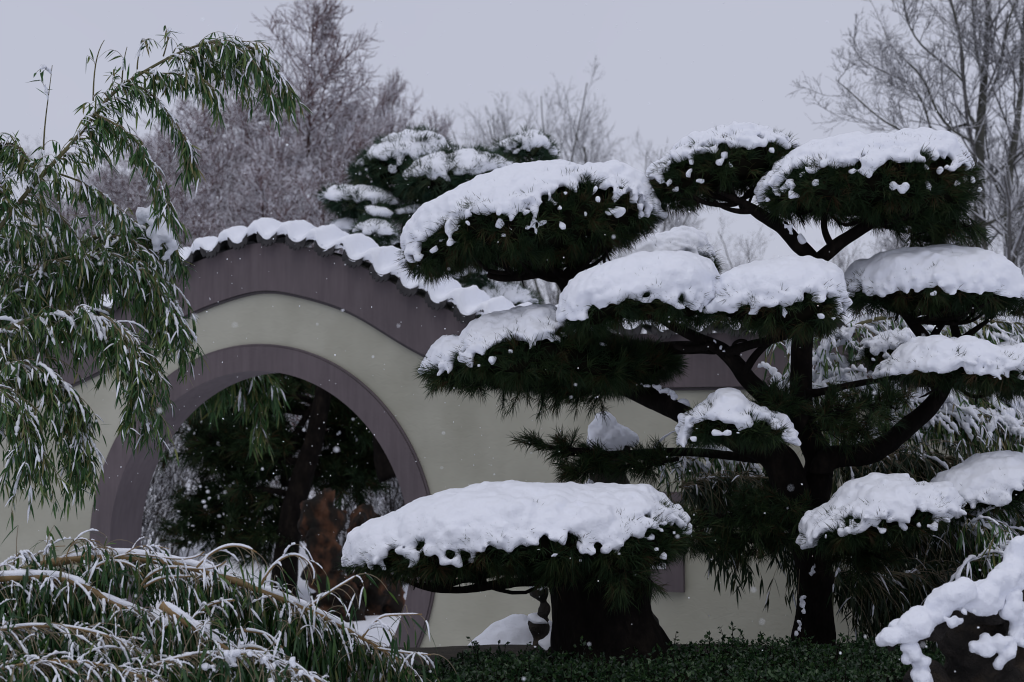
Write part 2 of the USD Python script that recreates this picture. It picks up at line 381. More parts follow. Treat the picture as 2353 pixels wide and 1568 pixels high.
wu, wz = wp(np.array([1432., 1574.]), np.array([1200., 1361.]))
win_out = sbox(wu[0], wz[1], wu[1], wz[1] + 0.62)
FR = 0.115
win_in = sbox(wu[0] + FR, wz[1] + FR + .02, wu[1] - FR, wz[1] + 0.62 - FR)
body = Polygon(np.r_[np.c_[us, ztop(us)], [(UR, -0.35), (UL, -0.35)]]).difference(hole).difference(win_out.buffer(-0.005))
part(wall, 'plaster_panel', prism(body, -WALL_T, 0.0), M['plaster'], 30)
band = Polygon(np.r_[np.c_[us, ztop(us) - 0.004], np.c_[us, zband(us)][::-1]])
part(wall, 'painted_band', prism(band, 0.004, 0.034), M['purple'], 30)
edge = Polygon(np.r_[np.c_[us, zband(us) - 0.003], np.c_[us, zband(us) - 0.020][::-1]])
part(wall, 'band_groove', prism(edge, 0.003, 0.018), M['joint'], 30)
ring = Point(0, GZ).buffer(R_OUT, 96).difference(Point(0, GZ).buffer(R_IN, 96)).intersection(sbox(-2, -0.3, 2, 5))
part(wall, 'gate_surround', prism(ring, -WALL_T - 0.03, 0.03), M['purple'], 30)
bev = Point(0, GZ).buffer(R_OUT + 0.016, 96).difference(Point(0, GZ).buffer(R_OUT + 0.002, 96)).intersection(sbox(-2, -0.3, 2, 5))
part(wall, 'surround_edge', prism(bev, 0.002, 0.02), M['purple'], 30)
w = part(wall, 'window', prism(win_out.difference(win_in), -WALL_T - 0.01, 0.03), M['purple'])
sx0, sx1 = wu[0] + FR, wu[1] - FR
nb = 3
for k in range(1, nb):
    xx_ = sx0 + (sx1 - sx0) * k / nb
    part(w, 'window_bar', prism(sbox(xx_ - .012, wz[1] + FR + .023, xx_ + .012, wz[1] + .62 - FR - .003), -0.24, -0.2), M['purple'])
sxs = np.linspace(sx0 + .005, sx1 - .005, 16)
q = Polygon(np.r_[np.c_[sxs, wz[1] + FR + .06 + .02 * np.sin(np.arange(16) * 1.1)], [(sx1 - .005, wz[1] + FR + .022), (sx0 + .005, wz[1] + FR + .022)]])
part(w, 'snow', prism(q, -0.18, -0.01), M['snow'], 40)

# the coping: curved tiles across the wall, snow on top
PER = 0.236
fine = np.arange(UL, UR, 0.004)
sl = np.r_[0, np.cumsum(np.hypot(np.diff(fine), np.diff(ztop(fine))))]
s0 = np.interp(wp(np.array(598.0), np.array(520.0))[0], fine, sl) % PER
def frame(s):
    u = np.interp(s, sl, fine)
    du = 0.02
    a = np.arctan2(ztop(u + du) - ztop(u - du), 2 * du) * 0.85
    return u, ztop(u), a
HALF = WALL_T / 2 + 0.075
def coping(s, n, h):
    """point at arc length s, n across from the ridge (positive to the front), h above the roof slope"""
    u, z, a = frame(s)
    drop = 0.100 - np.abs(n) * 0.20
    T = np.cos(a)[..., None] * U + np.sin(a)[..., None] * ZZ
    N = -np.sin(a)[..., None] * U + np.cos(a)[..., None] * ZZ
    return G0 + u[..., None] * U + z[..., None] * ZZ + (n - WALL_T / 2)[..., None] * NRM + (h + drop)[..., None] * N, T, N
def sweep(sec_s, sec_h, thick, n0, n1, s, close_front=None):
    """a curved tile: the section (offset along the wall, height) swept from n0 to n1 across it"""
    k = len(sec_s)
    rows = []
    for n, extra in ((n0, 0), (n1, 0)):
        for t in (0, -thick):
            P, T, N = coping(np.full(k, s), np.full(k, n), np.asarray(sec_h) + t)
            rows.append(P + T * np.asarray(sec_s)[:, None])
    v = np.concatenate(rows)
    f = []
    for a, b in ((0, 2), (3, 1), (2, 3), (1, 0)):
        for i in range(k - 1):
            f.append((a * k + i, a * k + i + 1, b * k + i + 1, b * k + i))
    f.append((0, 2 * k, 3 * k, k)); f.append((k - 1, 2 * k - 1, 4 * k - 1, 3 * k - 1))
    return v, np.array(f)
nt = int((sl[-1] - s0) / PER)
for i in range(nt):
    sc = s0 + i * PER
    a = np.linspace(-1, 1, 9) * 1.45
    for sgn in (1, -1):
        part(wall, 'ridge_tile', sweep(0.052 * np.sin(a), 0.052 * np.cos(a) - 0.01, 0.014, sgn * 0.01, sgn * (HALF + 0.012), sc), M['tile'], 40)
    st = sc + PER / 2
    b = np.linspace(-1, 1, 11)
    pan_h = -0.03 + 0.045 * b ** 2
    for sgn in (1, -1):
        part(wall, 'pan_tile', sweep(0.078 * b, pan_h, 0.014, sgn * 0.01, sgn * HALF, st), M['tile'], 40)
    # scalloped drip plate hanging at the front of the pan tile
    bd = np.linspace(-1, 1, 31)
    low = pan_h[0] - 0.04 - 0.042 * (1 - bd ** 2) - 0.024 * np.abs(np.sin((bd + 1) * np.pi * 2.5))
    top = -0.03 + 0.045 * bd ** 2
    rows = []
    for n in (HALF + 0.027, HALF + 0.012):
        for hh in (top, low):
            P, T, N = coping(np.full(31, st), np.full(31, n), hh)
            rows.append(P + T * (0.083 * bd)[:, None])
    v = np.concatenate(rows); f = []
    for j in range(30):
        f += [(j, 31 + j, 32 + j, j + 1), (62 + j, 63 + j, 94 + j, 93 + j), (31 + j, 93 + j, 94 + j, 32 + j), (j, j + 1, 63 + j, 62 + j)]
    part(wall, 'drip_tile', (v, np.array(f)), M['tile'], 40)
S_ = np.arange(0, nt * PER, 0.0125) + s0 - PER / 2
vv = np.r_[np.linspace(-1, -0.93, 4), np.linspace(-0.86, 0.86, 22), np.linspace(0.93, 1, 5)]
SG, VG = np.meshgrid(S_, vv, indexing='ij')
ph = (SG - s0) / PER * 2 * np.pi
crest = ((1 + np.cos(ph)) / 2) ** 1.15
nedge = HALF + 0.028 - 0.010 * crest + 0.016 * (softnoise.noise(np.stack([SG * 22, SG * 0, SG * 0], -1), 3) - 0.5)
NG = VG * nedge
base_h = -0.038 + 0.098 * crest
thk = (0.036 + 0.012 * (softnoise.noise(np.stack([SG / PER + 0.5, 0 * SG, 0 * SG], -1), 21) - 0.5) * 2) + 0.010 * (1 - crest) + 0.03 * (softnoise.fbm(np.stack([SG * 9, NG * 9, 0 * SG], -1), 3, 8) - 0.5)
round_ = np.sqrt(np.clip(1 - np.clip((np.abs(VG) - 0.80) / 0.20, 0, 1) ** 2.2, 0, 1))
H = base_h + thk * round_ + 0.018 * (softnoise.fbm(np.stack([SG * 28, NG * 28, 0 * SG], -1), 2, 4) - 0.5) + 0.014 * (softnoise.noise(np.stack([SG * 40, NG * 40, 0 * SG], -1), 2) - 0.5) * (np.abs(VG) > 0.75)
KS = 5
sk = np.linspace(0, 1, KS + 1)[1:][None, :]
def skirt(col):
    sg, ng, hh, cr = SG[:, [col]], NG[:, [col]], H[:, [col]], crest[:, [col]]
    dn = (0.006 + 0.046 * cr) * sk
    hs = hh - dn
    ns = ng - np.sign(ng) * (0.010 * sk ** 2) + np.sign(ng) * 0.012 * (softnoise.noise(np.stack([sg * 70 + 0 * hs, hs * 70, 0 * hs], -1), 5) - 0.5)
    return sg + 0 * sk, ns, hs
s0k, n0k, h0k = skirt(0); s1k, n1k, h1k = skirt(-1)
SG = np.concatenate([s0k[:, ::-1], SG, s1k], 1); NG = np.concatenate([n0k[:, ::-1], NG, n1k], 1); H = np.concatenate([h0k[:, ::-1], H, h1k], 1)
Pt, _, _ = coping(SG, NG, H)
n1_, n2_ = SG.shape
ii, jj = np.meshgrid(np.arange(n1_ - 1), np.arange(n2_ - 1), indexing='ij')
sf = np.stack([ii * n2_ + jj, (ii + 1) * n2_ + jj, (ii + 1) * n2_ + jj + 1, ii * n2_ + jj + 1], -1).reshape(-1, 4)
cop_snow = MB(); cop_snow.add(Pt.reshape(-1, 3), sf)
# small frozen lumps along the eaves
r_ = np.random.default_rng(5)
ico = trimesh.creation.icosphere(1, 1.0)
ss_ = r_.uniform(S_[0], S_[-1], 2200)
cr_ = (1 + np.cos((ss_ - s0) / PER * 2 * np.pi)) / 2
Pc, _, _ = coping(ss_, HALF + 0.006 + r_.uniform(-.014, .014, 2200) - 0.015 * cr_, -0.045 + 0.085 * cr_ + r_.uniform(-.012, .03, 2200))
for p in Pc:
    cop_snow.add(ico.vertices * r_.uniform(.004, .010, 3) + p, ico.faces)
part(wall, 'snow', cop_snow.mesh, M['snow'], True, kind='stuff')

# ------------------------------------------------------------------ pine pads: clipped cushions of needles under snow
def cvt(sx, ox, oy):
    return lambda *p: np.array(p, float) * sx + np.array([ox, oy])
c2, c3, c5, c6 = cvt(.3775, 784, 192.2), cvt(.3983, 1441.2, 240.2), cvt(.5, 784, 784), cvt(.5, 1568, 784)
cp = cvt(1.0, 0, 0)
def needle_mesh(pos, dirs, rng, per=20, length=0.075, width=0.0026, spread=0.75):
    n = len(pos)
    d = np.repeat(norm(dirs), per, 0)
    p = np.repeat(pos, per, 0) + rng.normal(0, 0.006, (n * per, 3))
    d = norm(d + rng.normal(0, spread * 0.6, d.shape))
    L = length * rng.uniform(0.6, 1.15, (n * per, 1))
    s = norm(np.cross(d, rng.normal(0, 1, d.shape))) * width / 2
    mid = p + d * L * 0.55 + np.array([0, 0, 0.003])
    tip = p + d * L + np.array([0, 0, -0.004])
    v = np.stack([p - s * .8, p + s * .8, mid + s, mid - s, tip], 1).reshape(-1, 3)
    f = np.array([[0, 1, 2], [0, 2, 3], [3, 2, 4]])
    rnd = np.clip(np.repeat(rng.uniform(0, 1, n), per) * 0.75 + rng.uniform(0, 0.25, n * per), 0, 1)
    return (v, (f[None] + (np.arange(n * per) * 5)[:, None, None]).reshape(-1, 3)), np.repeat(rnd, 5)

def profile_px(a, Y, x):
    """picture outline -> height at world x for depth Y"""
    a = a[np.argsort(a[:, 0], kind='stable')]
    p = at(a[:, 0], a[:, 1], Y)
    return ndimage.gaussian_filter1d(np.interp(x, p[:, 0], p[:, 2]), 1.5)

def pad(parent, top, line, bot, Y, B=None, h=0.0086, tcov=0.036, seed=0, dens=640, per=30, length=0.078, cover=1.0, loose=0.11, mat='needles', snow=True, under=0.6,
        nx=2.3, lump=0.033, label=None, tilt=0.0, width=0.0026, name='foliage_pad', core=0.05):
    rng = np.random.default_rng(100 + seed)
    tp = at(top[:, 0], top[:, 1], Y)
    x0, x1 = tp[:, 0].min(), tp[:, 0].max()
    W = x1 - x0
    if B is None:
        B = np.clip(0.40 * W, 0.12, 0.5)
    xs = np.arange(x0 - 0.10, x1 + 0.10, h)
    zt, zb = profile_px(top, Y, xs) - tcov * 0.9, profile_px(bot, Y, xs)
    zs = profile_px(line, Y, xs) if line is not None else zt + 9
    u = np.clip((xs - (x0 + x1) / 2) / (W / 2), -1, 1)
    inside_x = (xs > x0 + 0.3 * tcov) & (xs < x1 - 0.3 * tcov)
    b = B * np.power(np.clip(1 - np.abs(u) ** 2.4, 0, 1), 0.55) + 0.02
    zt = np.maximum(zt, zb + 0.02)
    zm = zb + (zt - zb) * 0.35
    ys = np.arange(-B - 0.12, B + 0.12, h)
    z = np.arange(zb.min() - 0.09, zt.max() + tcov * 2.4 + 0.05, h)
    X, Yg = np.meshgrid(xs, ys, indexing='ij')
    wob = softnoise.fbm(np.stack([X, Yg, 0 * X + seed], -1) * 5.0, 3, seed) - 0.5
    f = np.clip(np.abs(Yg) / b[:, None] * (1 + 0.25 * wob), 0, 1)
    inn = (f < 1) & inside_x[:, None]
    up = zm[:, None] + (zt - zm)[:, None] * (1 - f ** nx) ** (1 / nx) + wob * 0.035
    lo = zm[:, None] - (zm - zb)[:, None] * (1 - f ** 3.2) ** (1 / 3.2) + wob * 0.02
    Z = z[None, None, :]
    occ = inn[:, :, None] & (Z < up[:, :, None]) & (Z > lo[:, :, None])
    o = np.array([xs[0], Y + ys[0], z[0]])
    dist = (ndimage.distance_transform_edt(~occ) - ndimage.distance_transform_edt(occ)).astype(np.float32) * h
    dist = ndimage.gaussian_filter(dist, 1.1)
    G = np.stack(np.gradient(dist, h), -1)
    zsx = zs + 0.045 * (softnoise.fbm(np.stack([xs * 13, 0 * xs, 0 * xs + seed], -1), 2, seed) - 0.5)
    rel = (Z - zsx[:, None, None]) * np.ones_like(dist)
    near = np.argwhere((dist > -0.02) & (dist < 0.085) & (rel > -0.30))
    snow_t = np.full(dist.shape, -0.07, np.float32)
    if snow:
        P = near * h + o
        rl = rel[tuple(near.T)]
        nz = G[tuple(near.T)][:, 2]
        # rounded clumps: every cell of a scatter either holds a lump of snow or not
        lo_, hi_ = P.min(0) - .05, P.max(0) + .05
        nc = int(np.prod(hi_ - lo_) / lump ** 3 * 0.9)
        cells = rng.uniform(lo_, hi_, (nc, 3))
        cr, cz = rng.uniform(0, 1, nc), rng.uniform(0.5, 1.5, nc)
        dd, ci = cKDTree(cells).query(P, workers=-1)
        crl = np.interp(cells[:, 0], xs, zsx); crl = cells[:, 2] - crl
        pr = sstep(crl, -0.045, 0.02) * cover * (1 - 0.22 * sstep(0.05 - crl, 0, 0.03)) + loose * sstep(crl, -0.26, -0.04) + loose * 1.2 * sstep(crl, -0.11, -0.02)
        has = cr < pr
        bump_ = 1 - (dd / (lump * 1.12)) ** 2
        cl = np.where(has[ci], lump * 0.85 * cz[ci] * bump_ - 0.003, -0.07)
        big = softnoise.fbm(P * 7.0, 3, seed + 9) - 0.5
        mid = softnoise.noise(P * 24.0, seed + 3) - 0.5
        edge = np.exp(-np.clip(rl, 0, 1) / 0.09)
        cov = (tcov * (1.0 + 1.1 * big) + 0.010 + (0.010 + 0.020 * edge) * (np.clip(bump_, -0.4, 1) * cz[ci] - 0.4) + 0.010 * mid) * (0.45 * sstep(rl + 0.05 * big + 0.02 * mid, 0.03, 0.07) + 0.55 * sstep(rl + 0.05 * big, 0.045, 0.16)) * sstep(nz, -0.15, 0.35)
        cov = np.where((cover > 0.95) & (cov > 0.004), cov, -0.07)
        small = rng.uniform(lo_, hi_, (min(nc * 5, 400000), 3))
        d2, _ = cKDTree(small).query(P, workers=-1, distance_upper_bound=0.03)
        crumb = np.clip(1 - (np.minimum(d2, 0.03) / (0.62 * lump)) ** 2, -0.6, 1)
        t = np.maximum(cov, np.where(nz > -0.6, cl, -0.07)) + 0.005 * mid + (0.0035 + 0.007 * edge) * crumb
        snow_t[tuple(near.T)] = t
        snow_t = ndimage.gaussian_filter(np.maximum(snow_t, -0.035), 0.55)
    # needles
    sh = np.argwhere((dist > -0.03) & (dist < 0.0))
    Ps = sh * h + o + rng.uniform(-h / 2, h / 2, (len(sh), 3))
    Ns = norm(G[tuple(sh.T)])
    rs = rel[tuple(sh.T)]
    st = snow_t[tuple(sh.T)]
    area = len(sh) * h ** 3 / 0.03
    prob = np.where(st > 0.006, 0.02 + 0.5 * (1 - cover) + 0.45 * np.exp(-np.clip(rs, 0, 1) / 0.05), 1.0) * np.where(Ns[:, 2] < -0.4, under, 1.0)
    n = int(area * dens)
    pick = rng.choice(len(Ps), size=min(n, len(Ps)), replace=False)
    pick = pick[rng.uniform(0, 1, len(pick)) < prob[pick]]
    dirs = Ns[pick] * np.array([1, 1, 0.7]) + np.array([0, 0, 0.22]) + rng.normal(0, 0.45, (len(pick), 3))
    nm, nr = needle_mesh(Ps[pick] - Ns[pick] * 0.02, dirs, rng, per, length, width)
    pd = part(parent, name, nm, M[mat], label=label, rnd=nr)
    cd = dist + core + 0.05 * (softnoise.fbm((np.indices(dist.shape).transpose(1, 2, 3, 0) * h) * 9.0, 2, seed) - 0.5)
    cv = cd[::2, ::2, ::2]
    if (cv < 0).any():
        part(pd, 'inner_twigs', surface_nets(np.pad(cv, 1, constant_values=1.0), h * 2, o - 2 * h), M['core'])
    if snow:
        phi = np.maximum(dist - snow_t, -dist - 0.028)
        phi = ndimage.gaussian_filter(phi, 0.55)
        sv, sf = surface_nets(np.pad(phi, 1, constant_values=1.0), h, o - h)
        if len(sv):
            part(pd, 'snow', (sv, sf), M['snow'], True)
    return dict(x0=x0, x1=x1, Y=Y, B=B, xs=xs, zb=zb, zt=zt, prim=pd)

def twigs_into(parent, info, anchor, n, rng, r0=0.013, frac=0.36, name='branch'):
    """branches that fan from a limb's end into a pad, as one limb system"""
    mb = MB()
    for k in range(n):
        x = rng.uniform(info['x0'] + 0.12 * (info['x1'] - info['x0']), info['x1'] - 0.12 * (info['x1'] - info['x0']))
        y = info['Y'] + rng.uniform(-0.75, 0.75) * info['B']
        zb = np.interp(x, info['xs'], info['zb']); zt = np.interp(x, info['xs'], info['zt'])
        e = np.array([x, y, zb + frac * (zt - zb)])
        m = anchor + (e - anchor) * 0.5 + rng.normal(0, 0.03, 3) + np.array([0, 0, -0.10 * np.linalg.norm((e - anchor)[:2])])
        P = smooth_line(np.array([anchor, anchor * .65 + m * .35 + rng.normal(0, .012, 3), m, m * .4 + e * .6 + rng.normal(0, .02, 3), e]), 10)
        R = np.linspace(r0, r0 * 0.35, 10)
        mb.add(*batch_tubes(P[None], R[None], 6))
        for q in range(2):
            a = P[rng.integers(4, 8)]
            e2 = a + rng.normal(0, 0.05, 3) + np.array([0, 0, 0.02])
            mb.add(*batch_tubes(np.array([[a, (a + e2) / 2 + rng.normal(0, .012, 3), e2]]), np.array([[r0 * .5, r0 * .4, r0 * .2]]), 5))
    return part(parent, name, mb.mesh, M['bark'], 50)

def limb(parent, rows, Y, name='branch', **k):
    return part(parent, name, bark_tube(rows, Y, **k), M['bark'], True)

rngp = np.random.default_rng(11)
def shoots(parent, lines, n, r, rng, lean=(0, 0, 0.35), twig=(0.05, 0.11), length=0.068, per=9, width=0.0026, label=None, mat='needles'):
    """loose pine sprays: short shoots around limb lines (px rows with depth), each ringed with needles"""
    mb = MB(); pos, dirs = [], []
    for rows in lines:
        P, R = px_line(rows, 8.0, 30)
        T = norm(np.gradient(P, axis=0))
        mb.add(*batch_tubes(P[None], np.maximum(R, 0.003)[None], 6))
        for k in range(n):
            i = int(30 * rng.uniform(0.12, 1) ** 0.8 * 0.999)
            d0 = norm(T[i] * 0.6 + rng.normal(0, 0.6, 3) + np.array(lean))
            b = P[i] + rng.normal(0, r, 3) * [1, 1, .55]
            L = rng.uniform(*twig)
            Q = np.stack([P[i], (P[i] + b) / 2 + rng.normal(0, .01, 3), b, b + d0 * L])
            mb.add(*batch_tubes(Q[None], np.array([[.004, .0035, .003, .0018]]), 5))
            for t in np.linspace(0.1, 1, 7):
                pos.append(b + d0 * L * t); dirs.append(d0)
    (nm, nr) = needle_mesh(np.array(pos), np.array(dirs), rng, per, length, width, 0.85)
    sp = part(parent, 'needle_spray', nm, M[mat], label=label, rnd=nr)
    part(sp, 'twigs', mb.mesh, M['bark'], False, kind='stuff')
# ---- the tall cloud pruned pine on the right
pine = thing('cloud_pine', 'tall cloud pruned pine with stacked snow capped pads on bare dark limbs', 'pine tree', at(np.array(1870.), np.array(1520.), 7.8) * [1, 1, 0] + [0, 0, .5])
YT = 7.8
part(pine, 'trunk', bark_tube([(1868, 1560, 56), (1868, 1480, 50), (1874, 1380, 44), (1868, 1280, 43), (1858, 1190, 48), (1872, 1120, 40), (1884, 1060, 33), (1862, 1005, 30), (1844, 940, 28), (1842, 850, 26), (1848, 750, 24), (1862, 670, 21), (1876, 595, 17)], YT, n=90, sides=18, seed=1), M['bark'], True)
limb(pine, [(1840, 1200, 40), (1815, 1120, 42), (1795, 1065, 40), (1760, 1035, 32), (1700, 1015, 26), (1650, 990, 22), (1600, 965, 20)], 7.72, seed=2, n=50)
limb(pine, [(1620, 985, 18, 7.75), (1568, 952, 22, 7.8), (1524, 928, 23, 7.9), (1474, 906, 22, 8.0), (1424, 886, 19, 8.1), (1359, 872, 12, 8.2), (1270, 860, 8, 8.2), (1180, 850, 5, 8.2)], 8, seed=3, n=50)
limb(pine, [(1888, 1090, 26), (1905, 1055, 27), (1940, 1048, 26), (1993, 1042, 25), (2040, 1020, 24), (2085, 982, 22), (2128, 945, 20), (2160, 905, 18), (2180, 865, 13)], 7.7, seed=4, n=60)
limb(pine, [(1850, 975, 20), (1820, 955, 18), (1780, 925, 19), (1743, 897, 20), (1708, 858, 19), (1673, 816, 17), (1640, 793, 15), (1600, 776, 13), (1540, 745, 11), (1490, 715, 8)], 7.55, seed=5, n=60)
limb(pine, [(1668, 812, 11), (1700, 800, 11), (1735, 790, 10), (1775, 781, 9), (1823, 764, 7), (1850, 740, 5)], 7.5, seed=6)
limb(pine, [(1708, 862, 9), (1728, 828, 9), (1752, 800, 8), (1778, 782, 6)], 7.52, seed=7)
limb(pine, [(1640, 795, 9), (1600, 800, 9), (1570, 800, 9), (1550, 790, 7)], 7.5, seed=8, rough=0.35)
limb(pine, [(1700, 815, 4), (1684, 796, 4), (1692, 786, 4), (1716, 785, 3)], 7.5, seed=9)
limb(pine, [(1876, 600, 15), (1850, 577, 17), (1820, 548, 17), (1795, 522, 15), (1768, 506, 14), (1728, 480, 12), (1695, 460, 8), (1650, 440, 5)], 7.8, seed=10, n=50)
limb(pine, [(1874, 602, 15), (1900, 582, 17), (1925, 562, 16), (1950, 545, 15), (1987, 523, 13), (2031, 500, 10), (2090, 475, 6)], 7.75, seed=11, n=50)
limb(pine, [(1728, 482, 9), (1705, 486, 7), (1672, 480, 5), (1640, 462, 4)], 7.8, seed=12)
limb(pine, [(1915, 570, 8), (1900, 545, 8), (1893, 510, 7), (1905, 470, 6)], 7.75, seed=13)
limb(pine, [(2160, 902, 12), (2140, 840, 15), (2130, 790, 15), (2105, 752, 13), (2078, 722, 10), (2050, 700, 6)], 7.8, seed=14)
limb(pine, [(2135, 795, 10), (2150, 765, 9), (2168, 740, 8), (2190, 720, 6)], 7.8, seed=15)
limb(pine, [(2175, 870, 10), (2196, 810, 11), (2200, 785, 11), (2192, 750, 9), (2186, 715, 6)], 7.85, seed=16)
limb(pine, [(2198, 795, 9), (2225, 770, 8), (2255, 748, 6), (2285, 725, 4)], 7.85, seed=17)
limb(pine, [(1850, 905, 12), (1900, 898, 9), (1950, 886, 8), (2005, 876, 7), (2060, 865, 5)], 7.65, seed=18)
limb(pine, [(1868, 1255, 18), (1930, 1240, 16), (2030, 1215, 14), (2140, 1185, 12), (2260, 1150, 10), (2400, 1120, 7)], 7.4, seed=19)
limb(pine, [(1640, 800, 16, 7.6), (1540, 800, 15, 7.9), (1430, 790, 15, 8.05), (1350, 745, 15, 8.1), (1312, 690, 17, 8.1), (1300, 650, 18, 8.1), (1270, 630, 14, 8.1), (1200, 635, 10, 8.1), (1120, 630, 7, 8.1)], 8.0, seed=20, n=60)
limb(pine, [(1300, 650, 16), (1320, 615, 14), (1370, 580, 11), (1420, 545, 7)], 8.1, seed=21)
limb(pine, [(1790, 1055, 14, 7.75), (1700, 1050, 11, 7.9), (1600, 1040, 10, 8.0), (1500, 1040, 9, 8.0), (1380, 1045, 7, 8.0), (1280, 1040, 5, 8.0)], 8.0, seed=22)

I = {}
I['a'] = pad(pine, c3((105, 470), (125, 390), (160, 330), (300, 240), (420, 180), (560, 135), (700, 128), (820, 145), (920, 200), (985, 265), (1000, 300)),
    c3((105, 480), (180, 360), (300, 315), (350, 330), (450, 270), (550, 240), (600, 270), (700, 260), (830, 235), (900, 260), (1000, 290)),
    c3((105, 490), (160, 560), (220, 610), (300, 600), (400, 580), (470, 545), (560, 530), (650, 500), (760, 495), (860, 430), (1000, 310)), 8.0, seed=1, label='upper left snow capped pad')
I['b'] = pad(pine, c3((762, 500), (775, 450), (800, 400), (870, 340), (950, 290), (1100, 245), (1200, 215), (1400, 200), (1560, 190), (1740, 190), (1850, 220), (1940, 275), (1985, 330), (2003, 420)),
    c3((762, 520), (830, 440), (880, 440), (1000, 400), (1050, 420), (1120, 430), (1230, 410), (1300, 385), (1400, 385), (1520, 370), (1640, 350), (1760, 370), (1840, 385), (1880, 330), (2003, 340)),
    c3((762, 530), (780, 570), (830, 640), (900, 650), (1000, 640), (1150, 640), (1350, 660), (1500, 690), (1700, 690), (1850, 700), (1930, 650), (1990, 600), (2003, 440)), 7.75, seed=2, label='topmost broad pad with thick snow')
I['c'] = pad(pine, c2((375, 1075), (385, 1030), (400, 980), (440, 900), (480, 830), (560, 760), (680, 690), (800, 640), (920, 590), (1040, 560), (1180, 530), (1300, 510), (1440, 503), (1600, 510), (1700, 530), (1780, 570), (1850, 640), (1900, 710), (1945, 770), (1960, 810)),
    c2((375, 1090), (450, 1040), (490, 1000), (600, 920), (680, 920), (720, 850), (800, 860), (880, 850), (950, 880), (1010, 840), (1060, 820), (1150, 780), (1260, 740), (1300, 700), (1400, 660), (1480, 630), (1560, 660), (1660, 690), (1740, 710), (1800, 770), (1860, 790), (1960, 815)),
    c2((375, 1095), (440, 1150), (500, 1180), (600, 1150), (720, 1120), (860, 1090), (1000, 1110), (1150, 1120), (1300, 1110), (1400, 1080), (1600, 1040), (1750, 970), (1850, 890), (1960, 825)), 8.1, seed=3, loose=0.16, label='big sloping pad left of the trunk with loose snow clumps')
I['d'] = pad(pine, cp((1335, 650), (1345, 635), (1370, 612), (1420, 580), (1460, 566), (1500, 545), (1560, 528), (1600, 538), (1625, 562), (1645, 600)),
    cp((1335, 650), (1480, 630), (1510, 595), (1540, 580), (1580, 588), (1620, 592), (1645, 605)), cp((1335, 655), (1400, 665), (1640, 660), (1641, 640), (1645, 615)), 8.95, seed=4)
I['e'] = pad(pine, cp((1288, 720), (1294, 690), (1310, 662), (1350, 630), (1420, 605), (1500, 590), (1560, 585), (1610, 600), (1640, 630), (1652, 670)),
    cp((1288, 735), (1340, 718), (1400, 695), (1450, 690), (1500, 685), (1520, 718), (1540, 690), (1570, 718), (1600, 700), (1652, 675)),
    cp((1288, 738), (1340, 765), (1420, 750), (1500, 735), (1560, 750), (1630, 745), (1652, 690)), 7.45, seed=5)
I['f'] = pad(pine, cp((1620, 705), (1628, 680), (1640, 660), (1680, 630), (1740, 612), (1800, 602), (1860, 600), (1900, 612), (1930, 645), (1942, 690)),
    cp((1620, 712), (1644, 718), (1680, 716), (1736, 712), (1784, 708), (1815, 690), (1830, 668), (1850, 680), (1871, 690), (1903, 700), (1942, 695)),
    cp((1620, 716), (1640, 735), (1680, 750), (1760, 768), (1840, 775), (1900, 765), (1942, 705)), 7.35, seed=6)
I['g'] = pad(pine, np.vstack([c3((1230, 1040), (1245, 1005), (1300, 950), (1400, 910), (1500, 880), (1640, 860), (1800, 848), (1920, 860), (2060, 910), (2170, 980), (2240, 1050), (2289, 1110)), cp((2375, 715), (2385, 740))]),
    c3((1230, 1060), (1300, 1080), (1400, 1105), (1450, 1110), (1560, 1090), (1640, 1065), (1740, 1115), (1830, 1130), (1880, 1085), (1960, 1110), (2010, 1155), (2100, 1145), (2200, 1130), (2400, 1200)),
    c3((1230, 1070), (1280, 1160), (1400, 1190), (1500, 1180), (1620, 1200), (1750, 1190), (1900, 1185), (2050, 1200), (2200, 1190), (2370, 1230)), 7.8, seed=7)
I['h'] = pad(pine, np.vstack([c3((1450, 1540), (1470, 1505), (1500, 1470), (1560, 1420), (1640, 1385), (1760, 1370), (1900, 1375), (2020, 1400), (2140, 1390), (2230, 1375), (2289, 1390)), cp((2400, 800), (2450, 850))]),
    np.vstack([c6((905, 155), (980, 160), (1040, 125), (1100, 155), (1170, 140), (1240, 125), (1330, 140), (1380, 150), (1450, 130), (1530, 140), (1570, 120)), cp((2450, 850))]),
    np.vstack([c6((905, 170), (1000, 190), (1100, 190), (1200, 215), (1300, 220), (1450, 230), (1570, 270)), cp((2450, 880))]), 7.5, seed=8)
I['i'] = pad(pine, c6((-14, 470), (-8, 420), (5, 380), (40, 310), (100, 270), (170, 245), (230, 248), (300, 275), (370, 300), (440, 360), (500, 410), (522, 470)),
    c6((-14, 470), (30, 400), (80, 350), (130, 340), (190, 390), (240, 400), (300, 340), (350, 350), (410, 380), (440, 440), (522, 470)),
    c6((-14, 475), (40, 495), (120, 480), (200, 470), (350, 480), (430, 480), (522, 490)), 7.35, seed=9, label='small low pad with a cap of snow at the trunk')
I['j'] = pad(pine, c6((550, 950), (560, 915), (580, 835), (640, 770), (720, 720), (760, 690), (840, 650), (930, 632), (1040, 640), (1120, 655), (1200, 668), (1250, 700), (1275, 745)),
    c6((550, 945), (610, 880), (650, 845), (720, 815), (780, 805), (830, 820), (880, 785), (940, 795), (1000, 770), (1070, 750), (1140, 770), (1275, 755)),
    c6((550, 965), (640, 945), (760, 915), (900, 910), (1000, 905), (1100, 885), (1275, 800)), 7.2, seed=10)
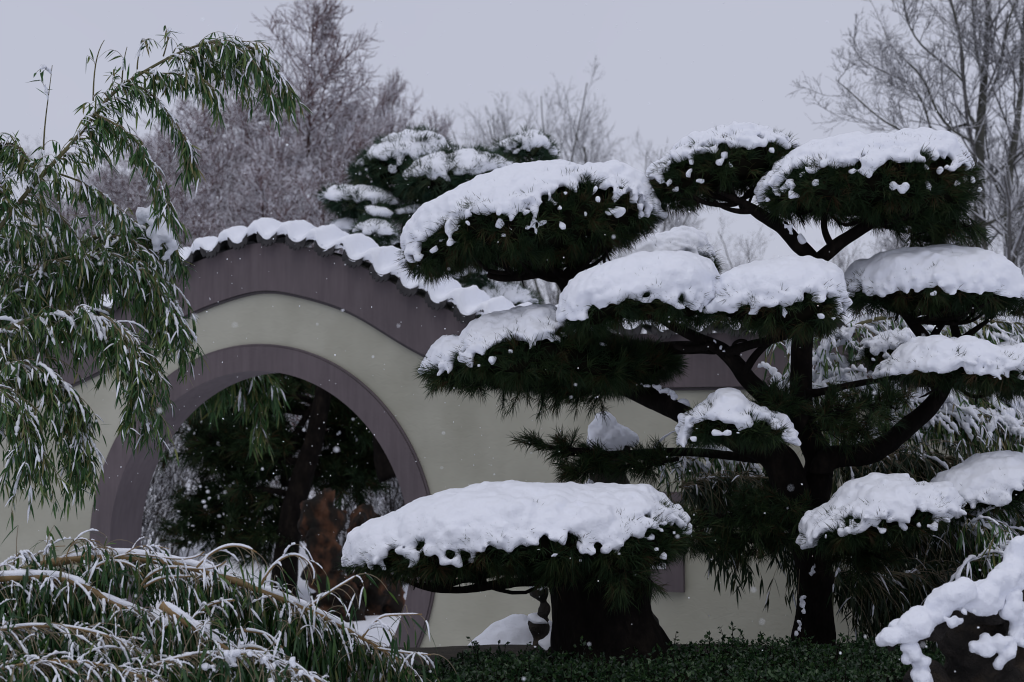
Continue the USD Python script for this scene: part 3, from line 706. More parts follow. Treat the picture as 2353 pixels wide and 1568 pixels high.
I['k'] = pad(pine, np.vstack([c6((1150, 700), (1165, 665), (1200, 620), (1280, 580), (1380, 545), (1450, 535), (1570, 550)), cp((2420, 1075), (2480, 1130))]),
    np.vstack([c6((1150, 730), (1200, 770), (1240, 720), (1300, 730), (1400, 700), (1480, 690), (1570, 640)), cp((2480, 1120))]),
    np.vstack([c6((1150, 750), (1200, 830), (1350, 805), (1450, 790), (1570, 740)), cp((2480, 1140))]), 7.45, seed=11)
I['l'] = pad(pine, np.vstack([cp((968, 855), (975, 835), (985, 815), (1020, 790), (1080, 765), (1120, 735), (1180, 722), (1250, 712), (1295, 716), (1330, 735), (1400, 768), (1500, 780), (1550, 800), (1570, 840))]),
    cp((968, 860), (979, 850), (1030, 855), (1060, 820), (1090, 825), (1130, 800), (1180, 790), (1230, 785), (1270, 765), (1300, 730), (1340, 700), (1400, 690), (1570, 690)),
    cp((968, 862), (985, 872), (1040, 885), (1100, 875), (1190, 895), (1250, 890), (1400, 905), (1500, 880), (1570, 845)), 8.1, seed=12, label='long low pad reaching left in front of the wall', length=0.085)
shoots(pine, [[(1530, 1052, 8, 8.0), (1440, 1048, 7, 8.0), (1340, 1036, 6, 7.95), (1260, 1026, 4, 7.9), (1212, 1018, 3, 7.9)], [(1440, 1050, 6, 8.0), (1370, 1058, 5, 7.95), (1335, 1082, 4, 7.9), (1318, 1098, 3, 7.9)],
             [(1560, 1055, 6, 7.9), (1500, 1064, 5, 7.9), (1420, 1074, 4, 7.9)]], 30, 0.02, rngp, lean=(-.25, 0, 0.12), twig=(.03, .08), length=0.075, label='bare green needle spray without snow')
shoots(pine, [[(1850, 960, 6, 7.6), (1920, 950, 5, 7.5), (1990, 935, 4, 7.45), (2050, 930, 3, 7.4)], [(1840, 930, 6, 7.6), (1800, 940, 5, 7.5), (1770, 930, 4, 7.4)], [(1850, 975, 6, 7.65), (1930, 985, 4, 7.6), (1985, 990, 3, 7.6)]], 40, 0.045, rngp, label='dark needle spray at the fork of the trunk')
shoots(pine, [[(1850, 1210, 8, 7.6), (1760, 1200, 7, 7.5), (1660, 1190, 5, 7.4), (1580, 1190, 4, 7.4)], [(1850, 1190, 8, 7.6), (1790, 1165, 6, 7.5), (1720, 1160, 4, 7.4)], [(1840, 1230, 6, 7.6), (1720, 1235, 5, 7.5), (1640, 1250, 4, 7.4)], [(1870, 1240, 6, 7.5), (1930, 1260, 5, 7.4), (2010, 1265, 4, 7.3)]], 50, 0.045, rngp, lean=(0, 0, -.1), label='dark lower needle sprays between the two trunks')
shoots(pine, [[(2000, 520, 5, 7.75), (2080, 510, 4, 7.7), (2160, 515, 3, 7.7), (2210, 520, 2, 7.7)], [(2040, 505, 5, 7.8), (2110, 520, 4, 7.9), (2170, 530, 3, 7.9)]], 40, 0.05, rngp, lean=(0, 0, -.45), label='shaggy needles hanging under the topmost pad')
shoots(pine, [[(1290, 880, 5, 8.1), (1180, 870, 4, 8.0), (1080, 870, 3, 7.9), (1010, 865, 2, 7.85)], [(1450, 890, 5, 8.0), (1330, 890, 4, 7.9), (1230, 890, 3, 7.9)]], 34, 0.03, rngp, lean=(0, 0, -.5), label='shaggy needles hanging below the long low pad')
for key, anchor, Ya, n in (('a', (1700, 465), 7.85, 9), ('b', (1905, 480), 7.75, 7), ('b', (2010, 505), 7.75, 9), ('c', (1300, 640), 8.1, 8), ('c', (1180, 632), 8.1, 6), ('e', (1510, 725), 7.52, 7), ('f', (1800, 770), 7.5, 7),
                           ('g', (2095, 740), 7.8, 8), ('g', (2195, 735), 7.85, 8), ('h', (2178, 875), 7.7, 7), ('i', (1690, 1010), 7.6, 5), ('j', (2000, 1225), 7.4, 6), ('k', (2250, 1155), 7.4, 6), ('l', (1400, 880), 8.15, 9)):
    twigs_into(pine, I[key], at(np.array(float(anchor[0])), np.array(float(anchor[1])), Ya), n, rngp)
# strip of snow caught on the leaning trunk
def lumps(rows, Y, n, rng, r=(0.008, 0.02), jit=0.012):
    P, R = px_line(rows, Y, 40)
    gaps = softnoise.noise(np.c_[np.arange(40) * .45, np.zeros(40), np.zeros(40) + Y * 9], 2)
    pool = np.flatnonzero(gaps > 0.35) if n > 180 else np.arange(40)
    mb = MB()
    for k in range(n):
        i = rng.choice(pool)
        mb.add(ico.vertices * rng.uniform(*r, 3) + P[i] + rng.normal(0, jit, 3), ico.faces)
    return mb.mesh

# ---- the low pine with the thick trunk in front
low = thing('low_pine', 'low spreading pine with a very thick dark trunk and one wide snow covered pad', 'pine tree', at(np.array(1380.), np.array(1520.), 7.0) * [1, 1, 0] + [0, 0, .5])
part(low, 'trunk', bark_tube([(1400, 1570, 165), (1398, 1500, 138), (1385, 1440, 120), (1376, 1380, 112), (1372, 1320, 112), (1370, 1270, 108), (1372, 1230, 80)], 7.15, n=60, sides=28, rough=0.2, seed=31, freq=7), M['bark'], True)
limb(low, [(1300, 1330, 18), (1249, 1334, 14), (1190, 1338, 11), (1114, 1348, 10), (1060, 1356, 8), (1004, 1354, 8), (960, 1345, 6), (925, 1330, 5)], 7.0, seed=32, n=60, rough=0.25)
limb(low, [(1290, 1315, 16), (1200, 1310, 12), (1100, 1315, 9), (1020, 1320, 6), (940, 1310, 4)], 7.1, seed=33)
L1 = pad(low, c5((22, 1030), (30, 985), (45, 930), (90, 880), (160, 840), (280, 805), (380, 745), (500, 715), (640, 690), (800, 670), (900, 680), (1000, 690), (1100, 692), (1250, 690), (1400, 688), (1480, 720), (1540, 760), (1590, 800), (1600, 840)),
    c5((22, 1035), (100, 1010), (150, 1025), (230, 950), (300, 930), (400, 950), (500, 965), (560, 945), (650, 950), (700, 900), (780, 885), (850, 900), (890, 850), (960, 890), (1050, 845), (1080, 865), (1120, 930), (1190, 920), (1220, 880), (1290, 860), (1350, 850), (1390, 810), (1450, 780), (1600, 840)),
    c5((22, 1038), (120, 1065), (260, 1090), (400, 1090), (500, 1075), (700, 1060), (900, 1050), (1100, 1050), (1400, 1050), (1520, 990), (1600, 850)), 7.1, B=0.44, seed=33, label='wide flat pad under a thick sheet of snow', loose=0.06)
shoots(low, [[(1430, 1222, 10, 7.1), (1500, 1215, 8, 7.2), (1570, 1222, 6, 7.25), (1625, 1240, 4, 7.3)], [(1420, 1210, 9, 7.1), (1520, 1190, 7, 7.2), (1575, 1195, 5, 7.3)]], 24, 0.03, rngp, lean=(0, 0, -.55), label='drooping dark needles right of the thick trunk')
shoots(low, [[(1372, 1240, 10, 7.0), (1320, 1265, 8, 6.85), (1280, 1300, 5, 6.8)], [(1380, 1240, 10, 6.95), (1400, 1280, 8, 6.8), (1410, 1340, 5, 6.8)], [(1390, 1250, 10, 7.0), (1450, 1290, 8, 6.9), (1480, 1340, 5, 6.9)]], 16, 0.03, rngp, lean=(0, 0, -.3), label='dark shaggy needles clothing the thick trunk')
for a in ((1300, 1320), (1114, 1345), (1000, 1350), (1420, 1260)):
    twigs_into(low, L1, at(np.array(float(a[0])), np.array(float(a[1])), 7.05), 7, rngp, r0=0.011)

# ---- snow dusted cloud pine behind the wall
back = thing('background_pine', 'green pine with rounded clumps dusted in snow, rising behind the wall coping', 'pine tree', at(np.array(1010.), np.array(1000.), 16.0) * [1, 1, 0])
kw = dict(h=0.02, tcov=0.06, dens=300, per=26, length=0.15, width=0.006, cover=0.80, loose=0.34, mat='needles_far', lump=0.055, nx=2.0, core=0.09)
limb(back, [(900, 1100, 30), (915, 800, 26), (950, 560, 24), (945, 520, 22), (990, 470, 20), (1025, 440, 14), (1080, 400, 9), (1160, 360, 7), (1220, 350, 5)], 16.0, seed=41, n=60)
limb(back, [(990, 475, 14), (940, 440, 12), (900, 410, 8)], 16.0, seed=42)
limb(back, [(945, 560, 14), (890, 570, 12), (850, 560, 9), (800, 500, 6)], 16.0, seed=43)
limb(back, [(920, 780, 16), (1000, 720, 13), (1100, 690, 9), (1180, 670, 6)], 16.2, seed=44)
bp = [(((88, 560), (110, 520), (150, 470), (190, 400), (270, 340), (330, 310), (420, 280), (520, 290), (600, 330), (635, 400)), ((88, 570), (200, 630), (330, 660), (500, 600), (635, 450)), 16.0),
      (((380, 620), (410, 560), (450, 500), (520, 450), (650, 400), (770, 400), (900, 430), (1000, 480), (1050, 540)), ((380, 640), (560, 690), (700, 690), (800, 650), (900, 600), (1050, 560)), 15.7),
      (((910, 420), (930, 390), (1000, 340), (1100, 310), (1130, 270), (1200, 285), (1260, 370), (1295, 430)), ((910, 430), (960, 460), (1050, 490), (1200, 495), (1295, 440)), 16.1),
      (((-110, 700), (-80, 650), (0, 620), (100, 605), (250, 630), (320, 680), (345, 740)), ((-110, 715), (0, 770), (100, 800), (250, 800), (345, 760)), 15.9),
      (((85, 890), (110, 850), (200, 805), (290, 840), (335, 900)), ((85, 900), (150, 960), (260, 960), (335, 910)), 15.5),
      (((340, 790), (380, 745), (500, 720), (600, 710), (640, 750)), ((340, 800), (400, 835), (560, 815), (640, 770)), 15.8),
      (((-60, 870), (-30, 830), (60, 800), (130, 830), (170, 880)), ((-60, 890), (50, 930), (170, 900)), 15.9),
      (((640, 1130), (680, 1090), (760, 1070), (850, 1090), (890, 1140)), ((640, 1150), (700, 1220), (800, 1240), (890, 1160)), 16.0),
      (((770, 1320), (820, 1260), (900, 1200), (1050, 1220), (1140, 1270), (1190, 1340)), ((770, 1340), (850, 1390), (1000, 1410), (1190, 1360)), 16.2),
      (((240, 960), (300, 910), (400, 900), (470, 950)), ((240, 975), (330, 1010), (470, 970)), 16.0),
      (((200, 720), (280, 660), (400, 650), (480, 720)), ((200, 740), (340, 790), (480, 740)), 16.3), (((480, 880), (560, 820), (660, 830), (720, 900)), ((480, 900), (600, 960), (720, 920)), 16.2), (((130, 760), (180, 730), (260, 740), (320, 790)), ((130, 780), (220, 840), (320, 810)), 15.6)]
for k, (t, b, Yb) in enumerate(bp):
    t, b = c2(*t), c2(*b)
    cc = np.array([(t[:, 0].min() + t[:, 0].max()) / 2, b[:, 1].mean()])
    t = cc + (t - cc) * [1.10, 1.06]; b = cc + (b - cc) * [1.10, 1.1]
    ln = np.array([[t[:, 0].min(), b[:, 1].mean() - 2], [t[:, 0].max(), b[:, 1].mean() - 2]]) - [0, 0.25 * (b[:, 1].max() - t[:, 1].min())]
    kk = dict(kw)
    if k == 7: kk['cover'] = 0.15
    pad(back, t, ln, b, Yb, seed=50 + k, **kk)

# ------------------------------------------------------------------ trees in the background
def grow(P, R, n, t0, t1, ang, length, rng, K=5, up=0.15, rf=0.5, wob=0.12, rmin=0.003, taper=0.55, power=1.0):
    """children of the branches P (N,M,3): n each, between t0 and t1 of the parent's length"""
    N, Mm = P.shape[:2]
    t = np.sort(t0 + (t1 - t0) * rng.uniform(0, 1, (N, n)) ** power, 1)
    x = t * (Mm - 1); i = np.minimum(x.astype(int), Mm - 2); fr = (x - i)[..., None]
    a = np.arange(N)[:, None]
    s = P[a, i] * (1 - fr) + P[a, i + 1] * fr
    T = norm(P[a, i + 1] - P[a, i])
    r = R[a, i] * (1 - fr[..., 0]) + R[a, i + 1] * fr[..., 0]
    plen = np.linalg.norm(np.diff(P, axis=1), axis=2).sum(1)[:, None]
    L = length(plen, t) * rng.uniform(0.7, 1.25, t.shape)
    side = norm(np.cross(T, rng.normal(0, 1, T.shape)))
    th = ang * rng.uniform(0.75, 1.25, t.shape)[..., None]
    d = T * np.cos(th) + side * np.sin(th)
    s, d, L, r = s.reshape(-1, 3), d.reshape(-1, 3), L.reshape(-1), r.reshape(-1)
    pts = [s]
    for k in range(K - 1):
        d = norm(d + rng.normal(0, wob, d.shape) + np.array([0, 0, up]))
        pts.append(pts[-1] + d * (L / (K - 1))[:, None])
    r0 = np.maximum(np.minimum(r * rf, r * 0.9), rmin)
    return np.stack(pts, 1), np.maximum(r0[:, None] * np.linspace(1, 1 - taper, K)[None], rmin * 0.7)

def tree_meshes(levels, split):
    a, b = MB(), MB()
    for k, (P, R, s) in enumerate(levels):
        (a if k < split else b).add(*batch_tubes(P, R, s))
    return a.mesh, b.mesh

def larch(seed, Hh, hw, red=True):
    rng = np.random.default_rng(seed)
    z = np.linspace(0, Hh, 14)
    P = np.stack([0.02 * Hh * np.sin(z * 0.7 + seed) * 0.3, 0 * z, z], 1)[None]
    R = np.maximum(0.011 * Hh * (1 - z / Hh) + 0.008, 0.008)[None]
    P1, R1 = grow(P, R, 155, 0.06, 0.995, 1.1, lambda p, t: hw * (1.02 - t) ** 0.62 + 0.22, rng, 6, 0.09, 0.42, 0.12, 0.013)
    P2, R2 = grow(P1, R1, 11, 0.15, 1.0, 0.85, lambda p, t: 0.36 * p * (1.1 - 0.6 * t) + 0.09, rng, 5, 0.12, 0.7, 0.16, 0.008)
    P3, R3 = grow(P2, R2, 3, 0.1, 1.0, 0.8, lambda p, t: 0.42 * p + 0.05, rng, 4, 0.10, 0.85, 0.2, 0.0075)
    return tree_meshes([(P, R, 9), (P1, R1, 5), (P2, R2, 4), (P3, R3, 3)], 1)

def bare(seed, Hh, spread, n1=9, fan=0.5):
    rng = np.random.default_rng(seed)
    z = np.linspace(0, Hh * 0.75, 9)
    P = np.stack([0.012 * Hh * np.sin(z * 0.9 + seed), 0.012 * Hh * np.cos(z * 0.7), z], 1)[None]
    R = (0.014 * Hh * (1 - 0.8 * z / z[-1]) + 0.01)[None]
    P1, R1 = grow(P, R, n1, 0.3, 0.98, fan, lambda p, t: spread * (1.15 - 0.4 * t), rng, 7, 0.10, 0.55, 0.09, 0.010)
    P2, R2 = grow(P1, R1, 9, 0.15, 1.0, 0.65, lambda p, t: 0.5 * p * (1.1 - 0.6 * t), rng, 6, 0.09, 0.55, 0.13, 0.0065)
    P3, R3 = grow(P2, R2, 7, 0.15, 1.0, 0.65, lambda p, t: 0.5 * p * (1.1 - 0.5 * t), rng, 5, 0.08, 0.6, 0.17, 0.005)
    P4, R4 = grow(P3, R3, 4, 0.2, 1.0, 0.6, lambda p, t: 0.5 * p, rng, 4, 0.07, 0.8, 0.2, 0.0045)
    return tree_meshes([(P, R, 9), (P1, R1, 7), (P2, R2, 4), (P3, R3, 3), (P4, R4, 3)], 2)

def place_tree(name, meshes, mats, px, Y, label, group):
    loc = at(np.array(float(px)), np.array(1000.0), Y) * [1, 1, 0] + [0, 0, -0.1]
    t = thing(name, label, 'tree', loc, group)
    part(t, 'trunk', (meshes[0][0] + loc, meshes[0][1]), mats[0], True)
    part(t, 'crown', (meshes[1][0] + loc, meshes[1][1]), mats[1], True, kind='stuff')
    return t
def hgt(py, Y):
    return at(np.array(0.0), np.array(float(py)), Y)[2]
H1 = hgt(15, 28.0)
la = place_tree('larch_tree', larch(1, H1, 2.5), (M['larch_trunk'], M['larch']), 708, 28.0, 'tallest reddish bare larch, pointed and frosted, behind the wall apex', 'bare larches behind the wall')
lb = place_tree('larch_tree', larch(2, hgt(165, 29.0), 2.3), (M['larch_trunk'], M['larch']), 560, 29.0, 'broad frosted larch just left of the tallest one', 'bare larches behind the wall')
for src, sh, px, top, Y, wid, rot, label in (
        (la, H1, 470, 235, 30.5, 1.25, 70, 'frosted larch seen through the arching bamboo tip'),
        (lb, hgt(165, 29.0), 385, 330, 31.0, 1.15, 130, 'low frosted larch left of the bamboo tip'),
        (la, H1, 300, 395, 33.0, 1.3, 200, 'pale larch low behind the hanging bamboo leaves'),
        (lb, hgt(165, 29.0), 215, 410, 34.0, 1.0, 250, 'faint larch nearest the left bamboo stem'),
        (lb, hgt(165, 29.0), 640, 330, 26.5, 1.0, 20, 'shorter dark larch in front of the tallest one'),
        (lb, hgt(165, 29.0), 790, 260, 29.5, 0.8, 300, 'larch at the right flank of the tallest one'),
        (la, H1, 900, 185, 31.0, 0.62, 150, 'slim reddish larch with upright twigs above the snow dusted pine'),
        (la, H1, 855, 215, 32.0, 0.6, 40, 'slim larch between the tallest larch and the dusted pine'),
        (la, H1, 1000, 270, 33.0, 0.5, 95, 'small thin larch right above the snow dusted pine'),
        (lb, hgt(165, 29.0), 500, 350, 27.0, 1.1, 170, 'dense snowy larch low above the wall coping'),
        (la, H1, 150, 430, 32.0, 1.2, 222, 'low pale larch farthest left'), (la, H1, 430, 262, 32.0, 1.1, 12, 'frosted larch below the arching bamboo tip'), (lb, hgt(165, 29.0), 690, 250, 30.5, 1.1, 77, 'frosted larch close behind the tallest one'),
        (lb, hgt(165, 29.0), 600, 395, 24.5, 1.1, 99, 'low frosted larch nearest the wall, left of the wall apex'), (la, H1, 740, 390, 24.5, 1.3, 35, 'low frosted larch nearest the wall, right of the wall apex'), (la, H1, 420, 420, 25.0, 1.3, 280, 'low frosted larch behind the left end of the coping'),
        (la, H1, 830, 330, 27.0, 1.2, 110, 'frosted larch left of the snow dusted pine crown'), (lb, hgt(165, 29.0), 320, 330, 33.0, 1.2, 320, 'pale larch behind the left hanging bamboo sprays')):
    s = hgt(top, Y) / sh
    copy_of(src, at(np.array(float(px)), np.array(1000.0), Y) * [1, 1, 0] + [0, 0, -.1], rot, (s * wid, s * wid, s), label)
b1 = place_tree('bare_tree', bare(11, hgt(185, 42.0), 3.6, 10, 0.42), (M['bare_trunk'], M['bare']), 1290, 42.0, 'pale misty bare tree, tallest in the middle of the skyline', 'bare trees on the far skyline')
b2 = place_tree('bare_tree', bare(12, hgt(240, 44.0), 3.2, 12, 0.5), (M['bare_trunk'], M['bare']), 1400, 44.0, 'pale bare tree right of the tallest in the middle skyline', 'bare trees on the far skyline')
for src, sh, px, top, Y, wid, rot, label in (
        (b2, hgt(240, 44.0), 1195, 245, 46.0, 1.0, 80, 'misty bare tree above the right end of the dusted pine'),
        (b1, hgt(185, 42.0), 1110, 275, 48.0, 1.0, 200, 'faint bare tree just left of the dusted pine tip'),
        (b1, hgt(185, 42.0), 1490, 315, 46.0, 1.0, 140, 'faint bare tree left of the upper left pine pad'),
        (b2, hgt(240, 44.0), 1600, 400, 47.0, 1.2, 30, 'snow white bare tree seen under the upper left pine pad'),
        (b1, hgt(185, 42.0), 1720, 520, 50.0, 1.3, 260, 'small faint tree in the gap left of the forked limb'),
        (b2, hgt(240, 44.0), 1960, 545, 34.0, 1.3, 310, 'snowy twig tree under the topmost broad pad'),
        (b1, hgt(185, 42.0), 2100, 420, 32.0, 1.1, 15, 'snowy tree right of the topmost broad pad'),
        (b2, hgt(240, 44.0), 2330, 250, 30.0, 1.2, 190, 'dense snowy tree at the right edge behind the big bare trunk'),
        (b1, hgt(185, 42.0), 2240, 330, 33.0, 1.2, 100, 'twiggy tree directly behind the big bare trunk'),
        (b2, hgt(240, 44.0), 115, 330, 44.0, 0.7, 60, 'faint bare tree at the left behind the bamboo'),
        (b1, hgt(185, 42.0), 30, 480, 40.0, 1.2, 333, 'low twiggy tree at the far left edge')):
    s = hgt(top, Y) / sh
    copy_of(src, at(np.array(float(px)), np.array(1000.0), Y) * [1, 1, 0] + [0, 0, -.1], rot, (s * wid, s * wid, s), label)
# the big bare tree at the right edge
rb = thing('bare_tree', 'big dark bare tree with a straight trunk and upswept limbs at the right edge', 'tree', at(np.array(2256.), np.array(1000.), 22.0) * [1, 1, 0])
rg = np.random.default_rng(77)
tl = [[(2266, 1130, 24), (2262, 800, 20), (2256, 600, 17), (2250, 450, 15), (2252, 300, 13), (2262, 180, 10), (2270, 60, 8), (2268, -80, 5)],
      [(2330, 1130, 18), (2322, 700, 13), (2318, 420, 10), (2335, 300, 9), (2348, 180, 7), (2352, 60, 6), (2372, -60, 4)]]
ll = [[(2252, 298, 9), (2200, 290, 7), (2150, 312, 6), (2060, 295, 5), (1990, 245, 4), (1922, 185, 2)],
      [(2250, 300, 10), (2222, 245, 8), (2215, 170, 7), (2200, 60, 6), (2160, -60, 4)],
      [(2215, 190, 6), (2160, 140, 5), (2110, 95, 4), (2080, 30, 3), (2075, -40, 2)],
      [(2252, 330, 8), (2190, 300, 6), (2150, 250, 6), (2120, 180, 5), (2060, 120, 4), (2030, 60, 2)],
      [(2145, 315, 6), (2128, 260, 5), (2095, 200, 4), (2000, 150, 3), (1960, 85, 2)],
      [(2256, 420, 9), (2310, 380, 7), (2370, 330, 5), (2420, 250, 3)],
      [(2254, 240, 8), (2290, 180, 7), (2310, 90, 5), (2350, -30, 3)],
      [(2262, 180, 7), (2240, 90, 6), (2235, 0, 4), (2220, -90, 3)],
      [(2256, 560, 8), (2210, 520, 6), (2160, 480, 4), (2110, 430, 3)],
      [(2258, 520, 8), (2320, 490, 6), (2400, 450, 4)],
      [(2318, 480, 7), (2280, 400, 5), (2265, 300, 4)], [(2322, 620, 9), (2350, 560, 7), (2400, 480, 4)],
      [(2258, 640, 7), (2200, 610, 5), (2130, 600, 4), (2060, 570, 3)]]
tm = MB()
TP = []
for rows in tl + ll:
    d = np.array(rows, float)
    Yv = 22.0 + np.r_[0, np.cumsum(rg.normal(0, 0.35, len(rows) - 1))] * (1 if rows in ll else 0.2)
    P, R = px_line([(*r, y) for r, y in zip(rows, Yv)], 22.0, 12)
    R = R * (0.52 if rows in ll else 0.85)
    TP.append((P, R)); tm.add(*batch_tubes(P[None], R[None], 9))
part(rb, 'trunk', tm.mesh, M['bare_trunk'], True)
P0, R0 = np.stack([p for p, r in TP]), np.stack([r for p, r in TP])
Q1, S1 = grow(P0, R0, 22, 0.15, 1.0, 0.75, lambda p, t: 0.30 * p * (1.1 - 0.5 * t), rg, 7, 0.09, 0.42, 0.13, 0.006)
Q2, S2 = grow(Q1, S1, 8, 0.15, 1.0, 0.7, lambda p, t: 0.45 * p * (1.1 - 0.5 * t), rg, 5, 0.08, 0.55, 0.16, 0.0042)
Q3, S3 = grow(Q2, S2, 4, 0.2, 1.0, 0.7, lambda p, t: 0.5 * p, rg, 4, 0.07, 0.75, 0.2, 0.0034)
cm = MB()
for Q, S, s in ((Q1, S1, 5), (Q2, S2, 4), (Q3, S3, 3)):
    cm.add(*batch_tubes(Q, S, s))
part(rb, 'crown', cm.mesh, M['bare'], True, kind='stuff')

# ------------------------------------------------------------------ snowy twig bushes beyond the gate
def bush(seed, hgt_, n=19, fan=0.4):
    rng = np.random.default_rng(seed)
    a = rng.uniform(0, 2 * np.pi, n); th = rng.uniform(0.02, fan, n)
    d = np.stack([np.cos(a) * np.sin(th), np.sin(a) * np.sin(th), np.cos(th)], 1)
    P = [rng.normal(0, 0.08, (n, 3)) * [1, 1, 0]]
    for k in range(6):
        d = norm(d + rng.normal(0, 0.1, d.shape)); P.append(P[-1] + d * hgt_ / 6)
    P = np.stack(P, 1); R = np.linspace(0.014, 0.005, 7)[None] * np.ones((n, 1))
    P1, R1 = grow(P, R, 8, 0.2, 1.0, 0.6, lambda p, t: 0.26 * p * (1.1 - .5 * t), rng, 6, 0.12, 0.7, 0.2, 0.006)
    P2, R2 = grow(P1, R1, 6, 0.2, 1.0, 0.6, lambda p, t: 0.45 * p, rng, 4, 0.07, 0.8, 0.2, 0.005)
    a, b = MB(), MB()
    a.add(*batch_tubes(P, R, 6)); b.add(*batch_tubes(P1, R1, 5)); b.add(*batch_tubes(P2, R2, 4))
    return a.mesh, b.mesh
bm = bush(5, 2.0)
bs = None
M['bushbark'] = snowy('bush_bark', [(0.3, (0.02, 0.018, 0.017)), (0.7, (0.05, 0.043, 0.04))], 0.0, 0.4, amount=1.0, snow=(0.82, 0.83, 0.88))
for px, Y, s, rot, label in ((318, 18.0, 0.8, 0, 'snow laden twig bush at the left side of the gate opening'),
                        (392, 20.5, 1.0, 60, 'snowy bush left of the dark pine seen through the gate'), (905, 18.5, 1.0, 130, 'snow laden twig bush at the right side of the gate opening'), (610, 20.5, 0.9, 200, 'snowy bush low behind the pine in the gate opening'),
                        (800, 20.0, 1.2, 310, 'snowy bush behind the rust coloured rock'), (980, 19.0, 1.2, 20, 'snowy bush hidden half behind the right gate jamb'),
                        (520, 21.0, 1.25, 90, 'snowy bush far behind the pine in the middle of the gate')):
    loc = at(np.array(float(px)), np.array(1000.0), Y) * [1, 1, 0] + [0, 0, -.05]
    if bs is None:
        bs = thing('snowy_bush', label, 'bush', loc, 'snowy twig bushes beyond the gate')
        part(bs, "stems", (bm[0][0] + loc, bm[0][1]), M["bushbark"], True, kind="stuff")
        part(bs, 'twigs', (bm[1][0] + loc, bm[1][1]), M['bushbark'], True, kind='stuff')
    else:
        copy_of(bs, loc, rot, (s, s, s), label)

# ---- dark pine and rust coloured stones seen through the gate
gp = thing('gate_pine', 'dark shaggy pine with leaning trunk seen through the moon gate', 'pine tree', at(np.array(655.), np.array(1400.), 17.0) * [1, 1, 0])
limb(gp, [(650, 1420, 32), (655, 1300, 30), (672, 1180, 27), (700, 1080, 24), (725, 1000, 22), (740, 920, 20), (760, 840, 16), (780, 740, 10)], 16.4, name='trunk', seed=61, n=60)
limb(gp, [(672, 1170, 14), (620, 1150, 11), (560, 1140, 9), (490, 1170, 6)], 16.9, seed=62)
limb(gp, [(655, 1120, 9), (665, 1040, 9), (690, 980, 8), (720, 930, 7)], 16.6, seed=63)
limb(gp, [(720, 1010, 14), (790, 1000, 12), (860, 1010, 9), (920, 1040, 6)], 16.9, seed=64)
limb(gp, [(730, 960, 14), (640, 930, 11), (540, 940, 8), (460, 960, 5)], 16.9, seed=65)
gl = [[(740, 900), (640, 875), (540, 895), (470, 945)], [(745, 880), (820, 878), (895, 945)], [(720, 960), (620, 945), (500, 985), (445, 1025)], [(700, 1000), (600, 1000), (510, 1040)], [(690, 1060), (600, 1060), (525, 1085)],
      [(670, 1140), (580, 1125), (500, 1145), (450, 1180)], [(660, 1180), (580, 1185), (500, 1210), (440, 1232)], [(720, 980), (800, 975), (885, 1020)], [(700, 1060), (780, 1045), (850, 1055)], [(660, 1215), (600, 1235), (520, 1250)],
      [(740, 860), (690, 850), (600, 858)], [(760, 850), (830, 850), (880, 890)], [(730, 930), (660, 910), (560, 935), (480, 1000)], [(715, 940), (790, 930), (880, 985)], [(690, 1020), (640, 1040), (560, 1060)], [(700, 1090), (760, 1090), (820, 1110)]]
rgp = np.random.default_rng(63)
for k in range(0, len(gl), 4):
    shoots(gp, [[(x, y, 9 - 2 * i, 16.9 + rgp.uniform(-.5, .6)) for i, (x, y) in enumerate(l)] for l in gl[k:k + 4]], 62, 0.11, rgp, lean=(0, 0, .15), twig=(.12, .26), length=0.16, per=11, width=0.008)
for k, l in enumerate((gl[0], gl[2], gl[5], gl[6], gl[7], gl[3])):
    part(gp, 'snow', lumps([(x, y - 12, 10) for x, y in l], 16.75, 24, rgp, (.006, .02), .08), M['snow'], True, kind='stuff')

